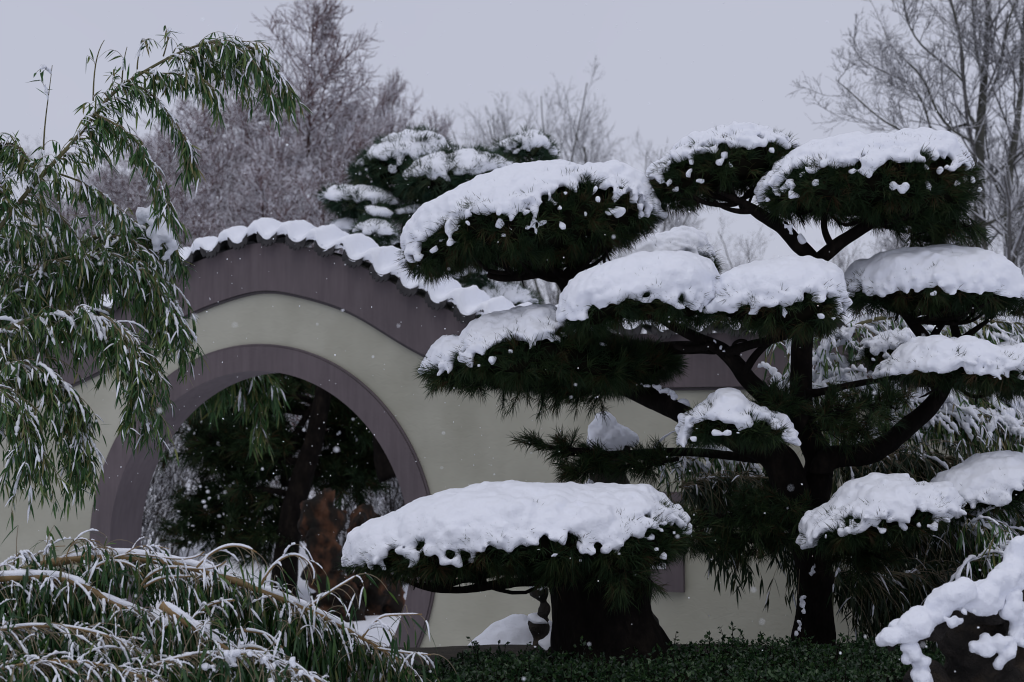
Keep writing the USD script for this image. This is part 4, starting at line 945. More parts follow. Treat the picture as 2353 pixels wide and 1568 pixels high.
def sdf_rock(balls, h, seed, amp=0.05, freq=6.0, snow=0.05, snow_floor=-9.0, loose=0.0, nz0=0.35, squash=1.0):
    """rock from balls (px, py, radius in picture units, depth); returns rock mesh and the snow lying on it"""
    b = np.array(balls, float)
    C = at(b[:, 0], b[:, 1], b[:, 3]); R = b[:, 2] * K * b[:, 3]
    lo, hi = (C - R[:, None]).min(0) - 0.16, (C + R[:, None]).max(0) + 0.16
    n = np.ceil((hi - lo) / h).astype(int)
    g = np.stack(np.meshgrid(*[lo[k] + np.arange(n[k]) * h for k in range(3)], indexing='ij'), -1)
    d = np.full(g.shape[:3], 9.0)
    KK = min(0.035, 0.45 * float(np.median(R)))
    kk, mg = KK, 2.5 * amp + 3 * h + KK
    for c, r in zip(C, R):
        a = np.maximum(((c - r - mg - lo) / h).astype(int), 0); b_ = np.minimum(((c + r + mg - lo) / h).astype(int) + 2, n)
        sl = tuple(slice(i, j) for i, j in zip(a, b_))
        gs = g[sl] - c
        q = np.sqrt((gs * gs).sum(-1)) - r
        hh = np.clip(0.5 + 0.5 * (d[sl] - q) / kk, 0, 1)
        d[sl] = d[sl] * (1 - hh) + q * hh - kk * hh * (1 - hh)
    nb = np.abs(d) < 2.2 * amp + 2 * h
    gn = g[nb]
    d[nb] += amp * 2 * (softnoise.fbm(gn * freq, 4, seed) - 0.5) + amp * 0.6 * np.abs(softnoise.noise(gn * freq * 1.7, seed + 3) - 0.5)
    if snow == 0.0 and not loose:
        return surface_nets(np.pad(d, 1, constant_values=1.0), h, lo - h), ([], [])
    dist = ndimage.distance_transform_edt(d >= 0) - ndimage.distance_transform_edt(d < 0)
    dist = ndimage.gaussian_filter(dist * h, 1.0)
    nz = np.gradient(dist, h, axis=2)
    nse = softnoise.fbm(g * 14.0, 3, seed + 7) - 0.5
    t = snow * (1 + 0.8 * nse) * sstep(nz + 0.5 * nse, nz0 - 0.2, nz0 + 0.35)
    if loose:
        cells = np.random.default_rng(seed).uniform(lo, hi, (int(np.prod(hi - lo) / 0.045 ** 3), 3))
        has = np.random.default_rng(seed + 1).uniform(0, 1, len(cells)) < loose
        near = np.argwhere(np.abs(dist) < 0.08)
        dd, ci = cKDTree(cells).query(near * h + lo, workers=-1)
        t[tuple(near.T)] = np.maximum(t[tuple(near.T)], np.where(has[ci], 0.04 * (1 - (dd / 0.05) ** 2), 0))
    near = np.argwhere((np.abs(dist) < 0.10) & (nz > -0.5))
    Pn = near * h + lo
    cl = 0.034
    cells = np.random.default_rng(seed + 2).uniform(lo, hi, (int(np.prod(hi - lo) / cl ** 3), 3))
    dd, ci = cKDTree(cells).query(Pn, workers=-1)
    tn = t[tuple(near.T)]; nzn = nz[tuple(near.T)]
    hit = np.random.default_rng(seed + 4).uniform(0, 1, len(cells))[ci] < sstep(nzn, nz0 - 0.45, nz0 + 0.1) * 0.9
    bmp = 1 - (dd / (cl * 1.1)) ** 2
    t[tuple(near.T)] = np.maximum(tn * (0.7 + 0.4 * bmp), np.where(hit, snow * 0.75 * bmp, 0))
    t = np.where((t > 0.005) & (g[..., 2] > snow_floor), t, -0.04)
    t = ndimage.gaussian_filter(t, 0.65)
    phi = ndimage.gaussian_filter(np.maximum(dist - t, -dist - 0.025), 0.5)
    return surface_nets(np.pad(d, 1, constant_values=1.0), h, lo - h), surface_nets(np.pad(phi, 1, constant_values=1.0), h, lo - h)

def snow_mass(rows, n, h, seed, jit=0.5, amp=0.022, freq=24.0, rr=(0.45, 1.0)):
    """a lumpy body of snow along rows (px, py, radius, depth)"""
    rg_ = np.random.default_rng(seed)
    q = smooth_line(np.array(rows, float), n)
    q[:, :2] += rg_.normal(0, 1, (n, 2)) * q[:, 2:3] * jit
    q[:, 3] += rg_.normal(0, 1, n) * q[:, 2] * jit * K * q[:, 3]
    q[:, 2] *= rg_.uniform(*rr, n)
    return sdf_rock(q, h, seed, amp=amp, freq=freq, snow=0.0, loose=0.0)[0]

def rock_thing(name, label, balls, h, mat, seed, cat='rock', **k):
    b = np.array(balls, float)
    r, s = sdf_rock(balls, h, seed, **k)
    loc = at(b[:, 0], b[:, 1], b[:, 3]).mean(0) * [1, 1, 0]
    t = thing(name, label, cat, loc)
    part(t, 'stone', r, M[mat], True)
    if k.get('snow', 1) and len(s[0]):
        part(t, 'snow', s, M['snow'], True, kind='stuff')
    return t
for sd, (rows, n, h_, jt) in enumerate((([(1880, 1250, 4, 7.47), (1872, 1285, 5, 7.47), (1866, 1318, 4, 7.47)], 16, .005, .4), ([(1858, 1345, 4, 7.46), (1850, 1375, 6, 7.46), (1845, 1400, 6, 7.46)], 16, .005, .4), ([(1840, 1420, 6, 7.46), (1834, 1440, 6, 7.46), (1824, 1475, 4, 7.46)], 16, .005, .4),
                                        ([(1800, 512, 5, 7.66), (1818, 530, 8, 7.66), (1842, 553, 6, 7.66)], 18, .006, .3), ([(1470, 885, 5, 7.82), (1505, 890, 8, 7.82), (1545, 908, 9, 7.82), (1580, 932, 6, 7.8)], 24, .006, .3), ([(1640, 785, 4, 7.5), (1665, 800, 5, 7.5), (1680, 812, 3, 7.5)], 12, .005, .3))):
    part(pine, 'snow', snow_mass(rows, n, h_, 340 + sd, jit=jt), M['snow'], True, kind='stuff')
rock_thing('scholar_rock', 'tall rust brown pitted stone standing inside the moon gate', [(742, 1172, 36, 15.2), (765, 1200, 30, 15.2), (728, 1225, 42, 15.2), (752, 1265, 40, 15.2), (735, 1320, 42, 15.2), (770, 1370, 50, 15.2), (775, 1450, 75, 15.2), (775, 1540, 90, 15.2), (730, 1200, 30, 15.2)], 0.024, 'rust', 1, amp=0.16, freq=7.0, snow=0.0, nz0=5)
rock_thing('scholar_rock', 'darker rust brown stone right of the taller one inside the gate', [(835, 1210, 38, 15.6), (850, 1270, 45, 15.6), (860, 1350, 55, 15.6), (850, 1440, 70, 15.6), (850, 1540, 80, 15.6), (690, 1420, 40, 15.7), (660, 1500, 60, 15.7), (900, 1500, 60, 15.7), (905, 1400, 40, 15.7), (930, 1480, 50, 15.7)], 0.026, 'rust', 2, amp=0.16, freq=7.0, snow=0.0, nz0=5)
rk = rock_thing('garden_rock', 'craggy snow draped stone in the bottom right corner', [(2345, 1300, 30, 6.15), (2330, 1345, 42, 6.1), (2270, 1405, 36, 6.05), (2200, 1405, 30, 6.0), (2150, 1440, 28, 6.0), (2105, 1478, 20, 5.98), (2050, 1490, 14, 5.98), (2180, 1480, 50, 6.1), (2250, 1490, 80, 6.15), (2350, 1430, 70, 6.2), (2150, 1550, 46, 6.1), (2260, 1620, 120, 6.2), (2370, 1540, 100, 6.2), (2270, 1800, 170, 6.25)],
           0.012, 'rock', 3, amp=0.085, freq=8.0, snow=0.0, nz0=5)
for sd, (rows, n) in enumerate((([(2022, 1472, 12, 5.93), (2060, 1462, 22, 5.93), (2110, 1440, 26, 5.94), (2150, 1400, 26, 5.95), (2185, 1368, 28, 5.96), (2240, 1372, 30, 5.98), (2290, 1362, 28, 6.0), (2325, 1320, 28, 6.02), (2345, 1275, 26, 6.05), (2365, 1240, 20, 6.08)], 60),
                                ([(2095, 1490, 14, 5.93), (2110, 1520, 17, 5.94), (2120, 1560, 18, 5.95), (2125, 1600, 16, 5.96)], 18), ([(2250, 1490, 14, 5.97), (2285, 1480, 18, 5.97), (2315, 1490, 17, 5.97), (2300, 1520, 14, 5.97)], 22),
                                ([(2330, 1365, 18, 6.0), (2348, 1400, 22, 6.0), (2340, 1440, 18, 6.0), (2356, 1480, 16, 6.0)], 16), ([(2165, 1415, 9, 5.93), (2190, 1430, 10, 5.93), (2215, 1405, 9, 5.93)], 9))):
    part(rk, 'snow', snow_mass([(a, b, r * 1.12, y) for a, b, r, y in rows], int(n * 1.5), 0.0068, 300 + sd, jit=.36, rr=(.4, 1.0), amp=.016), M['snow'], True, kind='stuff')
rock_thing('garden_rock', 'small dark jagged stone with a knob of snow beside the thick pine trunk', [(1238, 1362, 22, 8.4), (1252, 1400, 18, 8.4), (1240, 1440, 26, 8.4), (1262, 1490, 40, 8.4), (1270, 1560, 60, 8.4)], 0.01, 'rock', 4, amp=0.035, freq=11, snow=0.03, nz0=0.5)
rock_thing('garden_rock', 'low boulder wholly under a smooth mound of snow near the wall foot', [(1195, 1470, 36, 8.9), (1165, 1500, 50, 8.9), (1120, 1530, 50, 8.9), (1200, 1540, 70, 8.9), (1150, 1580, 90, 8.9)], 0.014, 'rock', 5, amp=0.025, freq=8, snow=0.05, nz0=-0.2)
rk = rock_thing('garden_rock', 'upright pointed stone with a white cone of snow behind the bare needle spray', [(1390, 1000, 26, 9.2), (1425, 1022, 28, 9.2), (1395, 1070, 42, 9.2), (1400, 1130, 55, 9.2), (1400, 1220, 80, 9.2), (1400, 1340, 100, 9.2), (1400, 1480, 120, 9.2)], 0.018, 'rock', 6, amp=0.03, freq=9, snow=0.0, nz0=5)
part(rk, 'snow', snow_mass([(1384, 958, 14, 9.15), (1386, 968, 22, 9.15), (1388, 985, 32, 9.15), (1392, 1005, 38, 9.15), (1425, 1005, 26, 9.15), (1450, 1012, 18, 9.15)], 26, 0.009, 320, jit=.12), M['snow'], True, kind='stuff')
part(rk, 'snow', snow_mass([(1352, 1100, 6, 9.0), (1352, 1120, 14, 9.0), (1345, 1140, 24, 9.0), (1370, 1150, 24, 9.0)], 16, 0.009, 321, jit=.15), M['snow'], True, kind='stuff')

# ------------------------------------------------------------------ bamboo
def sprays(s, d, L, droop, rng, K=8, wob=0.05):
    pts = [s]; d = norm(d)
    for k in range(K - 1):
        d = norm(d + rng.normal(0, wob, d.shape) - np.array([0, 0, 1.0]) * (droop * 1.6 / (K - 1))[:, None])
        pts.append(pts[-1] + d * (L / (K - 1))[:, None])
    return np.stack(pts, 1)

LT = np.array([0.0, 0.16, 0.42, 0.74, 1.0]); LW = np.array([0.10, 0.75, 1.0, 0.62, 0.0])
def leaf_arrays(b, d, L, W, roll, rng):
    """N lance shaped leaves, folded along the rib and bent down: (N, 14, 3) points and the faces of one"""
    d = norm(d)
    s = norm(np.cross(d, np.array([0, 0, 1.0]) + rng.normal(0, 0.05, d.shape)))
    n = np.cross(s, d)
    c, si = np.cos(roll)[:, None], np.sin(roll)[:, None]
    s, n = s * c + n * si, n * c - s * si
    bend = rng.uniform(0.0, 0.22, len(b))
    V = []
    for t, w in zip(LT, LW):
        c0 = b + d * (L * t)[:, None] - np.array([0, 0, 1.0]) * (L * bend * t * t)[:, None]
        V += [c0 - s * (W * w / 2)[:, None] + n * (W * w * 0.16)[:, None], c0, c0 + s * (W * w / 2)[:, None] + n * (W * w * 0.16)[:, None]]
    V = np.stack(V, 1)[:, :13]
    F = []
    for i in range(3):
        a, q = 3 * i, 3 * i + 3
        F += [(a, a + 1, q + 1), (a, q + 1, q), (a + 1, a + 2, q + 2), (a + 1, q + 2, q + 1)]
    F += [(9, 10, 12), (10, 11, 12)]
    return V, np.array(F), n

def bamboo_leaves(P, per, rng, L=(0.07, 0.125), W=(0.009, 0.015), t0=0.15, down=0.75, fork=0.8):
    """leaves set along the sprays P"""
    N, Km = P.shape[:2]
    t = rng.uniform(t0, 1.0, (N, per)); t[:, 0] = 1.0
    x = t * (Km - 1); i = np.minimum(x.astype(int), Km - 2); fr = (x - i)[..., None]
    a = np.arange(N)[:, None]
    b = (P[a, i] * (1 - fr) + P[a, i + 1] * fr).reshape(-1, 3)
    T = norm(P[a, i + 1] - P[a, i]).reshape(-1, 3)
    d = norm(T * 0.55 + np.array([0, 0, -down]) + rng.normal(0, fork * 0.55, b.shape))
    n = len(b)
    return leaf_arrays(b, d, rng.uniform(*L, n), rng.uniform(*W, n), rng.normal(0, 0.5, n), rng)

def leaf_snow(V, n, rng, frac, thick=0.006):
    """rounded strips of snow lying on some leaves"""
    up = n * np.sign(n[:, 2:3] + 1e-9)
    p = frac * (0.35 + 1.3 * np.abs(n[:, 2]))
    k = rng.uniform(0, 1, len(V)) < p
    V, up = V[k].copy(), up[k]
    if not len(V):
        return None
    top = V.copy()
    th = thick * rng.uniform(0.5, 1.6, (len(V), 1))
    for j in (1, 4, 7, 10):
        top[:, j] += up * th * (0.8 if j in (1, 10) else 1.3)
    for j in (3, 5, 6, 8):
        top[:, j] += up * th * 0.45
    low = V - up[:, None] * 0.0006
    F = []
    for i in range(3):
        a, q = 3 * i, 3 * i + 3
        F += [(a, a + 1, q + 1), (a, q + 1, q), (a + 1, a + 2, q + 2), (a + 1, q + 2, q + 1)]
    F = np.array(F + [(9, 10, 12), (10, 11, 12)])
    v = top.reshape(-1, 3)
    return v, (F[None] + (np.arange(len(top)) * 13)[:, None, None]).reshape(-1, 3)

def snow_on_sprays(P, rng, frac, r=(0.004, 0.010), t1=0.75, lumpy=0.35):
    k = rng.uniform(0, 1, len(P)) < frac
    Q = P[k]
    if not len(Q):
        return None
    m = max(3, int(Q.shape[1] * t1))
    Q = Q[:, :m]
    x = np.linspace(0, m - 1, m * 3); i = np.minimum(x.astype(int), m - 2); fr = (x - i)[None, :, None]
    Q = Q[:, i] * (1 - fr) + Q[:, i + 1] * fr
    R = rng.uniform(*r, (len(Q), 1)) * (1 + lumpy * rng.normal(0, 1, Q.shape[:2])).clip(0.35, 2.0)
    R[:, 0] *= 0.4; R[:, -1] *= 0.2
    Q = Q + np.array([0, 0, 1.0]) * R[..., None] * 0.75
    return batch_tubes(Q, R, 6)

def many(mesh_pts, F):
    n = mesh_pts.shape[1]
    return mesh_pts.reshape(-1, 3), (F[None] + (np.arange(len(mesh_pts)) * n)[:, None, None]).reshape(-1, 3)

class Bamboo:
    def __init__(self, name, label, loc, seed, cat='bamboo', leaf='leaf', group=None, stem='culm', cover=1.15):
        self.stem, self.cover = stem, cover
        self.t = thing(name, label, cat, loc, group); self.rng = np.random.default_rng(seed)
        self.tw, self.sn, self.lv, self.F, self.leaf = MB(), MB(), [], None, leaf
    def culm(self, rows, Y, n=40, snow=0.0, sides=9):
        P, R = px_line(rows, Y, n)
        R = R * (1 + 0.0 * R)
        c = part(self.t, 'culm', batch_tubes(P[None], R[None], sides), M[self.stem], True)
        if snow:
            g = self.rng
            for a, b in snow if isinstance(snow, list) else [(0.0, 1.0)]:
                m = max(6, int(60 * (b - a)))
                x = np.linspace(a, b, m) * (n - 1); i = np.minimum(x.astype(int), n - 2); fr = (x - i)
                Q = P[i] * (1 - fr)[:, None] + P[i + 1] * fr[:, None]
                r0 = R[i]
                th = (self.cover + 0.35 * (softnoise.fbm(Q * 16, 3, 5) - 0.5) * 2 + g.normal(0, .05, m)) * np.sqrt(np.clip(np.minimum(np.arange(m), m - 1 - np.arange(m)) / 2.5, 0.05, 1))
                Rs = r0 * th
                self.sn.add(*batch_tubes((Q + np.array([0, 0, 1.0]) * (r0 * 0.75 + Rs * 0.25)[:, None])[None], Rs[None], 10))
        return P, R
    def from_line(self, P, n, L, droop, side=1.0, per=10, snow=0.4, t=(0, 1), fwd=0.5, up=0.35, lsnow=0.35, leafL=(0.052, 0.092), twig_r=0.0014, srange=(0.003, 0.008), leafW=(0.008, 0.0125), tangent=0.8, down=0.75, t0=0.15, sub=0):
        g = self.rng
        x = g.uniform(*t, n) * (len(P) - 1); i = np.minimum(x.astype(int), len(P) - 2); fr = (x - i)[:, None]
        s = P[i] * (1 - fr) + P[i + 1] * fr
        T = norm(P[i + 1] - P[i])
        d = T * tangent + g.normal(0, 0.55, (n, 3)) * [side, side, 0.5] + np.array([0, 0, up])
        self.add(s, d, g.uniform(*L, n), g.uniform(*droop, n), per, snow, lsnow, leafL, twig_r, srange, leafW, down, t0, sub)
    def add(self, s, d, L, droop, per, snow, lsnow, leafL=(0.062, 0.11), twig_r=0.0016, srange=(0.004, 0.010), leafW=(0.009, 0.015), down=0.75, t0=0.15, sub=0):
        g = self.rng
        S = sprays(s, d, L, droop, g)
        self.tw.add(*batch_tubes(S, np.linspace(twig_r * 1.4, twig_r * 0.6, S.shape[1])[None] * np.ones((len(S), 1)), 4))
        q = snow_on_sprays(S, g, snow, srange)
        if q is not None: self.sn.add(*q)
        if sub:
            a = S[:, g.integers(1, S.shape[1] - 2, sub)].reshape(-1, 3)
            self.add(a, g.normal(0, .6, a.shape) + [0, 0, .2], np.repeat(L, sub) * g.uniform(.3, .6, len(a)), np.repeat(droop, sub) * 1.2, max(2, per // 2), snow, lsnow, leafL, twig_r * .8, (srange[0] * .7, srange[1] * .7), leafW, down, t0, 0)
        if per:
            V, F, n = bamboo_leaves(S, per, g, leafL, leafW, t0, down)
            self.lv.append(V); self.F = F
            q = leaf_snow(V, n, g, lsnow)
            if q is not None: self.sn.add(*q)
    def finish(self, single=300):
        if self.tw.n: part(self.t, 'twigs', self.tw.mesh, M['twig'], True, kind='stuff')
        if self.sn.n: part(self.t, 'snow', self.sn.mesh, M['snow'], True, kind='stuff')
        if self.lv:
            V = np.concatenate(self.lv)
            size = np.linalg.norm(V[:, 12] - V[:, 1], axis=1) / V[:, 1, 1]
            k = np.argsort(-size)
            rv = self.rng.uniform(0, 1, len(V))
            for j in k[:single]:
                part(self.t, 'leaf', (V[j], self.F), M[self.leaf], True, rnd=np.full(13, rv[j]))
            part(self.t, 'leaves', many(V[k[single:]], self.F), M[self.leaf], True, kind='stuff', rnd=np.repeat(rv[k[single:]], 13))

def foot(px, Y):
    return at(np.array(float(px)), np.array(1000.0), Y) * [1, 1, 0]
# the arching clump at the left
B1 = Bamboo('arching_bamboo', 'tall leafy bamboo arching over the wall from the left edge, leaves rimmed with snow', foot(-40, 8.2), 21)
Ya = 8.0
arch, _ = B1.culm([(-230, 1500, 7), (-150, 900, 7), (-60, 620, 6), (40, 470, 5.5), (120, 378, 5), (190, 300, 4.5), (260, 215, 4), (340, 160, 3.4), (420, 118, 3), (500, 96, 2.5), (570, 108, 2.4), (625, 150, 2), (660, 205, 1.4)], Ya, 80)
B1.from_line(arch, 46, (0.08, 0.19), (0.7, 1.3), side=.7, per=9, t=(0.60, 1.0), snow=0.25, up=0.25, lsnow=0.13, srange=(.003, .007))
B1.from_line(arch, 50, (0.06, 0.14), (0.5, 1.2), side=.7, per=8, t=(0.80, 1.0), snow=0.3, up=0.15, lsnow=0.16, srange=(.003, .007))
B1.from_line(arch, 60, (0.09, 0.24), (0.9, 1.4), side=.7, per=9, t=(0.40, 0.66), snow=0.25, lsnow=0.12, srange=(.003, .007))
side = [([(215, 262, 3), (280, 297, 2.4), (340, 360, 2), (372, 425, 1.6), (386, 482, 1)], 34), ([(110, 392, 3), (170, 412, 2.5), (230, 442, 2), (285, 500, 1)], 26), ([(275, 200, 3), (330, 205, 2.5), (385, 258, 2), (418, 305, 1.5), (440, 365, 1)], 24),
        ([(40, 470, 3), (110, 480, 2.5), (160, 520, 1.5), (190, 570, 1)], 16), ([(90, 420, 4), (20, 330, 3), (-20, 330, 2)], 30), ([(20, 490, 4), (0, 420, 3), (-60, 380, 2)], 36), ([(330, 166, 3), (400, 170, 2), (460, 180, 2), (500, 225, 1)], 24),
        ([(420, 118, 2), (470, 135, 2), (520, 150, 1.6), (560, 200, 1)], 18), ([(500, 96, 2), (560, 120, 2), (600, 165, 1.5), (625, 215, 1)], 16)]
for rows, n in side:
    P, _ = B1.culm(rows, Ya + B1.rng.uniform(-.15, .15), 16, sides=5)
    B1.from_line(P, int(n * 1.5), (0.05, 0.14), (0.8, 1.5), side=.7, per=8, snow=0.2, up=0.1, lsnow=0.13, srange=(.003, .007))
for rows in ([(100, 345, 2.2), (104, 280, 1.8), (112, 215, 1.2), (120, 150, .8)], [(214, 232, 2.2), (216, 180, 1.8), (225, 125, 1.4), (240, 92, .8)], [(315, 160, 2), (320, 120, 1.4), (330, 92, .8)], [(375, 130, 2), (385, 95, 1.4), (390, 72, .8)], [(280, 190, 2), (285, 140, 1.4), (292, 108, .8)]):
    P, _ = B1.culm(rows, Ya, 10, sides=5)
    B1.from_line(P, 3, (0.06, 0.12), (0.8, 1.3), per=4, snow=0.2, up=0.3)
B1.finish(300)
B2 = Bamboo('arching_bamboo', 'dense hanging bamboo foliage covering the left shoulder of the wall', foot(0, 8.6), 22)
stems = [([(-200, 1500, 9), (-120, 900, 9), (0, 690, 8), (90, 655, 7), (190, 560, 6), (280, 525, 5), (340, 505, 4), (380, 560, 2)], 8.6, 120), ([(-150, 1300, 8), (-60, 800, 7), (60, 640, 6), (180, 590, 5), (300, 610, 4), (370, 680, 2.5), (396, 740, 1)], 8.3, 130),
         ([(-150, 1300, 8), (-80, 820, 7), (60, 740, 6), (180, 720, 5), (280, 760, 4), (330, 830, 2)], 8.1, 110), ([(-150, 1300, 8), (-80, 760, 7), (-10, 560, 6), (60, 520, 4), (120, 540, 3)], 8.4, 70), ([(-150, 1300, 8), (-100, 900, 7), (10, 840, 6), (110, 850, 4), (170, 930, 3), (190, 1030, 1)], 8.0, 90),
         ([(-150, 1300, 8), (-100, 1000, 7), (-20, 900, 6), (40, 930, 4), (70, 1040, 2)], 7.8, 80), ([(250, 545, 4), (310, 560, 3), (360, 640, 2), (385, 720, 1)], 8.5, 60), ([(230, 720, 3), (290, 780, 2.5), (315, 860, 2), (325, 930, 1)], 8.0, 30)]
for rows, Yq, n in stems:
    P, _ = B2.culm(rows, Yq, 50)
    t0_ = 0.0 if len(rows) < 5 else 0.42
    B2.from_line(P, int(n * 1.8), (0.12, 0.32), (0.9, 1.6), per=13, t=(t0_, 1.0), snow=0.28, up=0.2, side=1.2, lsnow=0.11, srange=(.003, .009))
B2.finish(300)
bp_ = B2.t
part(bp_, 'snow', snow_mass([(318, 500, 12, 8.45), (340, 492, 16, 8.4), (360, 512, 20, 8.4), (374, 545, 17, 8.4), (384, 585, 10, 8.4)], 40, 0.009, 330, jit=.6), M['snow'], True, kind='stuff')
part(bp_, 'snow', snow_mass([(255, 528, 9, 8.5), (275, 515, 14, 8.5), (300, 508, 12, 8.5)], 14, 0.011, 331), M['snow'], True, kind='stuff')
# the snow bent bamboo along the bottom left
B3 = Bamboo('bent_bamboo', 'bamboo bent low under snow across the bottom left before the moon gate', foot(200, 6.2), 23, leaf='bent_leaf', stem='tan_culm', cover=0.95)
rows3 = [([(-150, 1400, 10), (20, 1325, 10), (110, 1296, 10), (220, 1282, 10), (330, 1284, 9.5), (450, 1306, 9), (540, 1335, 8.5), (640, 1372, 8), (740, 1415, 7), (840, 1470, 5), (920, 1520, 3)], 6.3, [(0.25, 0.62), (0.64, 0.95)], 120),
         ([(-150, 1340, 10), (-20, 1330, 9), (80, 1326, 8.5), (165, 1336, 8), (250, 1380, 8), (330, 1412, 7), (430, 1470, 6), (520, 1540, 4)], 6.1, [(0.05, 0.50), (0.53, 0.9)], 110),
         ([(370, 1390, 10), (430, 1430, 9), (500, 1480, 8), (570, 1530, 7), (660, 1600, 5)], 5.9, [(0.02, 0.5)], 60), ([(-100, 1480, 4.5), (60, 1440, 4), (200, 1450, 3.5), (340, 1500, 3), (460, 1580, 2)], 5.9, [(.1, .6)], 110), ([(420, 1330, 5), (540, 1345, 5), (640, 1400, 4), (740, 1470, 3), (820, 1560, 2)], 6.4, [(.1, .7)], 90),
         ([(200, 1600, 3.5), (350, 1530, 3.5), (520, 1500, 3), (660, 1530, 3), (780, 1600, 2)], 5.8, [(.2, .7)], 120), ([(-60, 1560, 3.5), (120, 1520, 3.5), (280, 1540, 3), (400, 1600, 2)], 5.7, 0.0, 90)]
for k, (rows, Yq, sn, n) in enumerate(rows3):
    P, _ = B3.culm(rows, Yq, 60, sn)
    B3.from_line(P, int(n * 1.5), (0.10, 0.30), (1.0, 1.8), per=13, snow=0.24, up=-0.15, lsnow=0.05, srange=(.0022, .005), leafL=(.045, .078), leafW=(.0078, .0125), twig_r=.0018, down=.95)
for rows, Yq, sn, n in rows3:
    P, _ = px_line(rows, Yq, 60)
    B3.from_line(P, n // 2, (0.10, 0.26), (0.7, 1.5), per=0, snow=0.5, up=0.25, lsnow=0, srange=(.002, .0045), twig_r=.0014, sub=4)
tw3 = [[(200, 1340, 3), (225, 1300, 3), (280, 1292, 2.5), (330, 1325, 2)], [(452, 1305, 3), (490, 1270, 3), (530, 1255, 3), (590, 1270, 2)], [(600, 1345, 3), (640, 1290, 3), (680, 1276, 2.5), (715, 1300, 2), (716, 1345, 1)], [(325, 1345, 3), (390, 1305, 3), (460, 1308, 2), (520, 1290, 2)],
       [(330, 1350, 3), (380, 1328, 3), (440, 1325, 2)], [(710, 1395, 3), (760, 1360, 2.5), (800, 1335, 2), (820, 1322, 1)], [(440, 1425, 4), (500, 1385, 3), (540, 1380, 2.5)], [(560, 1450, 4), (600, 1455, 3), (650, 1490, 2)], [(160, 1345, 3), (175, 1390, 2.5), (155, 1460, 2), (165, 1530, 1)],
       [(830, 1470, 3), (890, 1415, 2.5), (970, 1412, 1.5)], [(860, 1490, 3), (930, 1500, 2), (990, 1505, 1.5)], [(250, 1290, 2), (320, 1275, 2), (420, 1285, 2), (470, 1268, 1.5)], [(520, 1540, 5), (540, 1500, 5), (590, 1490, 4), (630, 1530, 3)], [(410, 1440, 4), (420, 1490, 3), (380, 1540, 3)],
       [(30, 1300, 1.6), (45, 1272, 1.4), (60, 1268, 1)], [(100, 1290, 1.6), (110, 1262, 1.4), (150, 1255, 1)], [(190, 1280, 1.6), (215, 1258, 1.4), (260, 1262, 1)], [(150, 1290, 1.6), (180, 1240, 1.2), (230, 1246, 1)], [(280, 1280, 1.5), (330, 1255, 1.3), (390, 1262, 1)]]
for rows in tw3:
    P, _ = B3.culm(rows, 6.15, 18, [(0.05, 0.95)] if rows[0][2] > 1.8 else 0.0, sides=6)
    B3.from_line(P, 9, (0.05, 0.16), (1.0, 1.8), per=2, snow=0.5, up=0.1, lsnow=0.15, srange=(.002, .0045), leafL=(.05, .1), down=.95)
B3.finish(300)
q3 = B3.t
part(q3, 'snow', snow_mass([(500, 1560, 10, 5.75), (515, 1525, 13, 5.75), (540, 1500, 12, 5.75), (580, 1492, 12, 5.75), (612, 1510, 9, 5.75), (630, 1535, 7, 5.75)], 60, 0.0065, 332, jit=1.3, rr=(.2, .6)), M['snow'], True, kind='stuff')
part(q3, 'snow', snow_mass([(600, 1560, 8, 5.7), (640, 1545, 10, 5.7), (690, 1555, 9, 5.7)], 34, 0.0065, 333, jit=1.5, rr=(.2, .6)), M['snow'], True, kind='stuff')
# leaves that hang into the gate from behind
B4 = Bamboo('hanging_bamboo', 'bamboo leaves hanging down behind the top of the moon gate', foot(540, 13.2), 24)
P, _ = B4.culm([(300, 800, 5), (420, 850, 4), (500, 860, 4), (560, 850, 3), (620, 855, 2)], 13.0, 20)
B4.from_line(P, 120, (0.12, 0.36), (0.9, 1.6), per=11, snow=0.1, lsnow=0.1, up=0.05, leafL=(.10, .17), leafW=(.014, .022))
P, _ = B4.culm([(560, 850, 3), (585, 890, 2.5), (597, 950, 2), (600, 985, 1)], 13.0, 12)
B4.from_line(P, 26, (0.08, 0.2), (1.0, 1.6), per=8, snow=0.1, lsnow=0.05, up=0.0, leafL=(.09, .15), leafW=(.014, .02))
B4.finish(120)
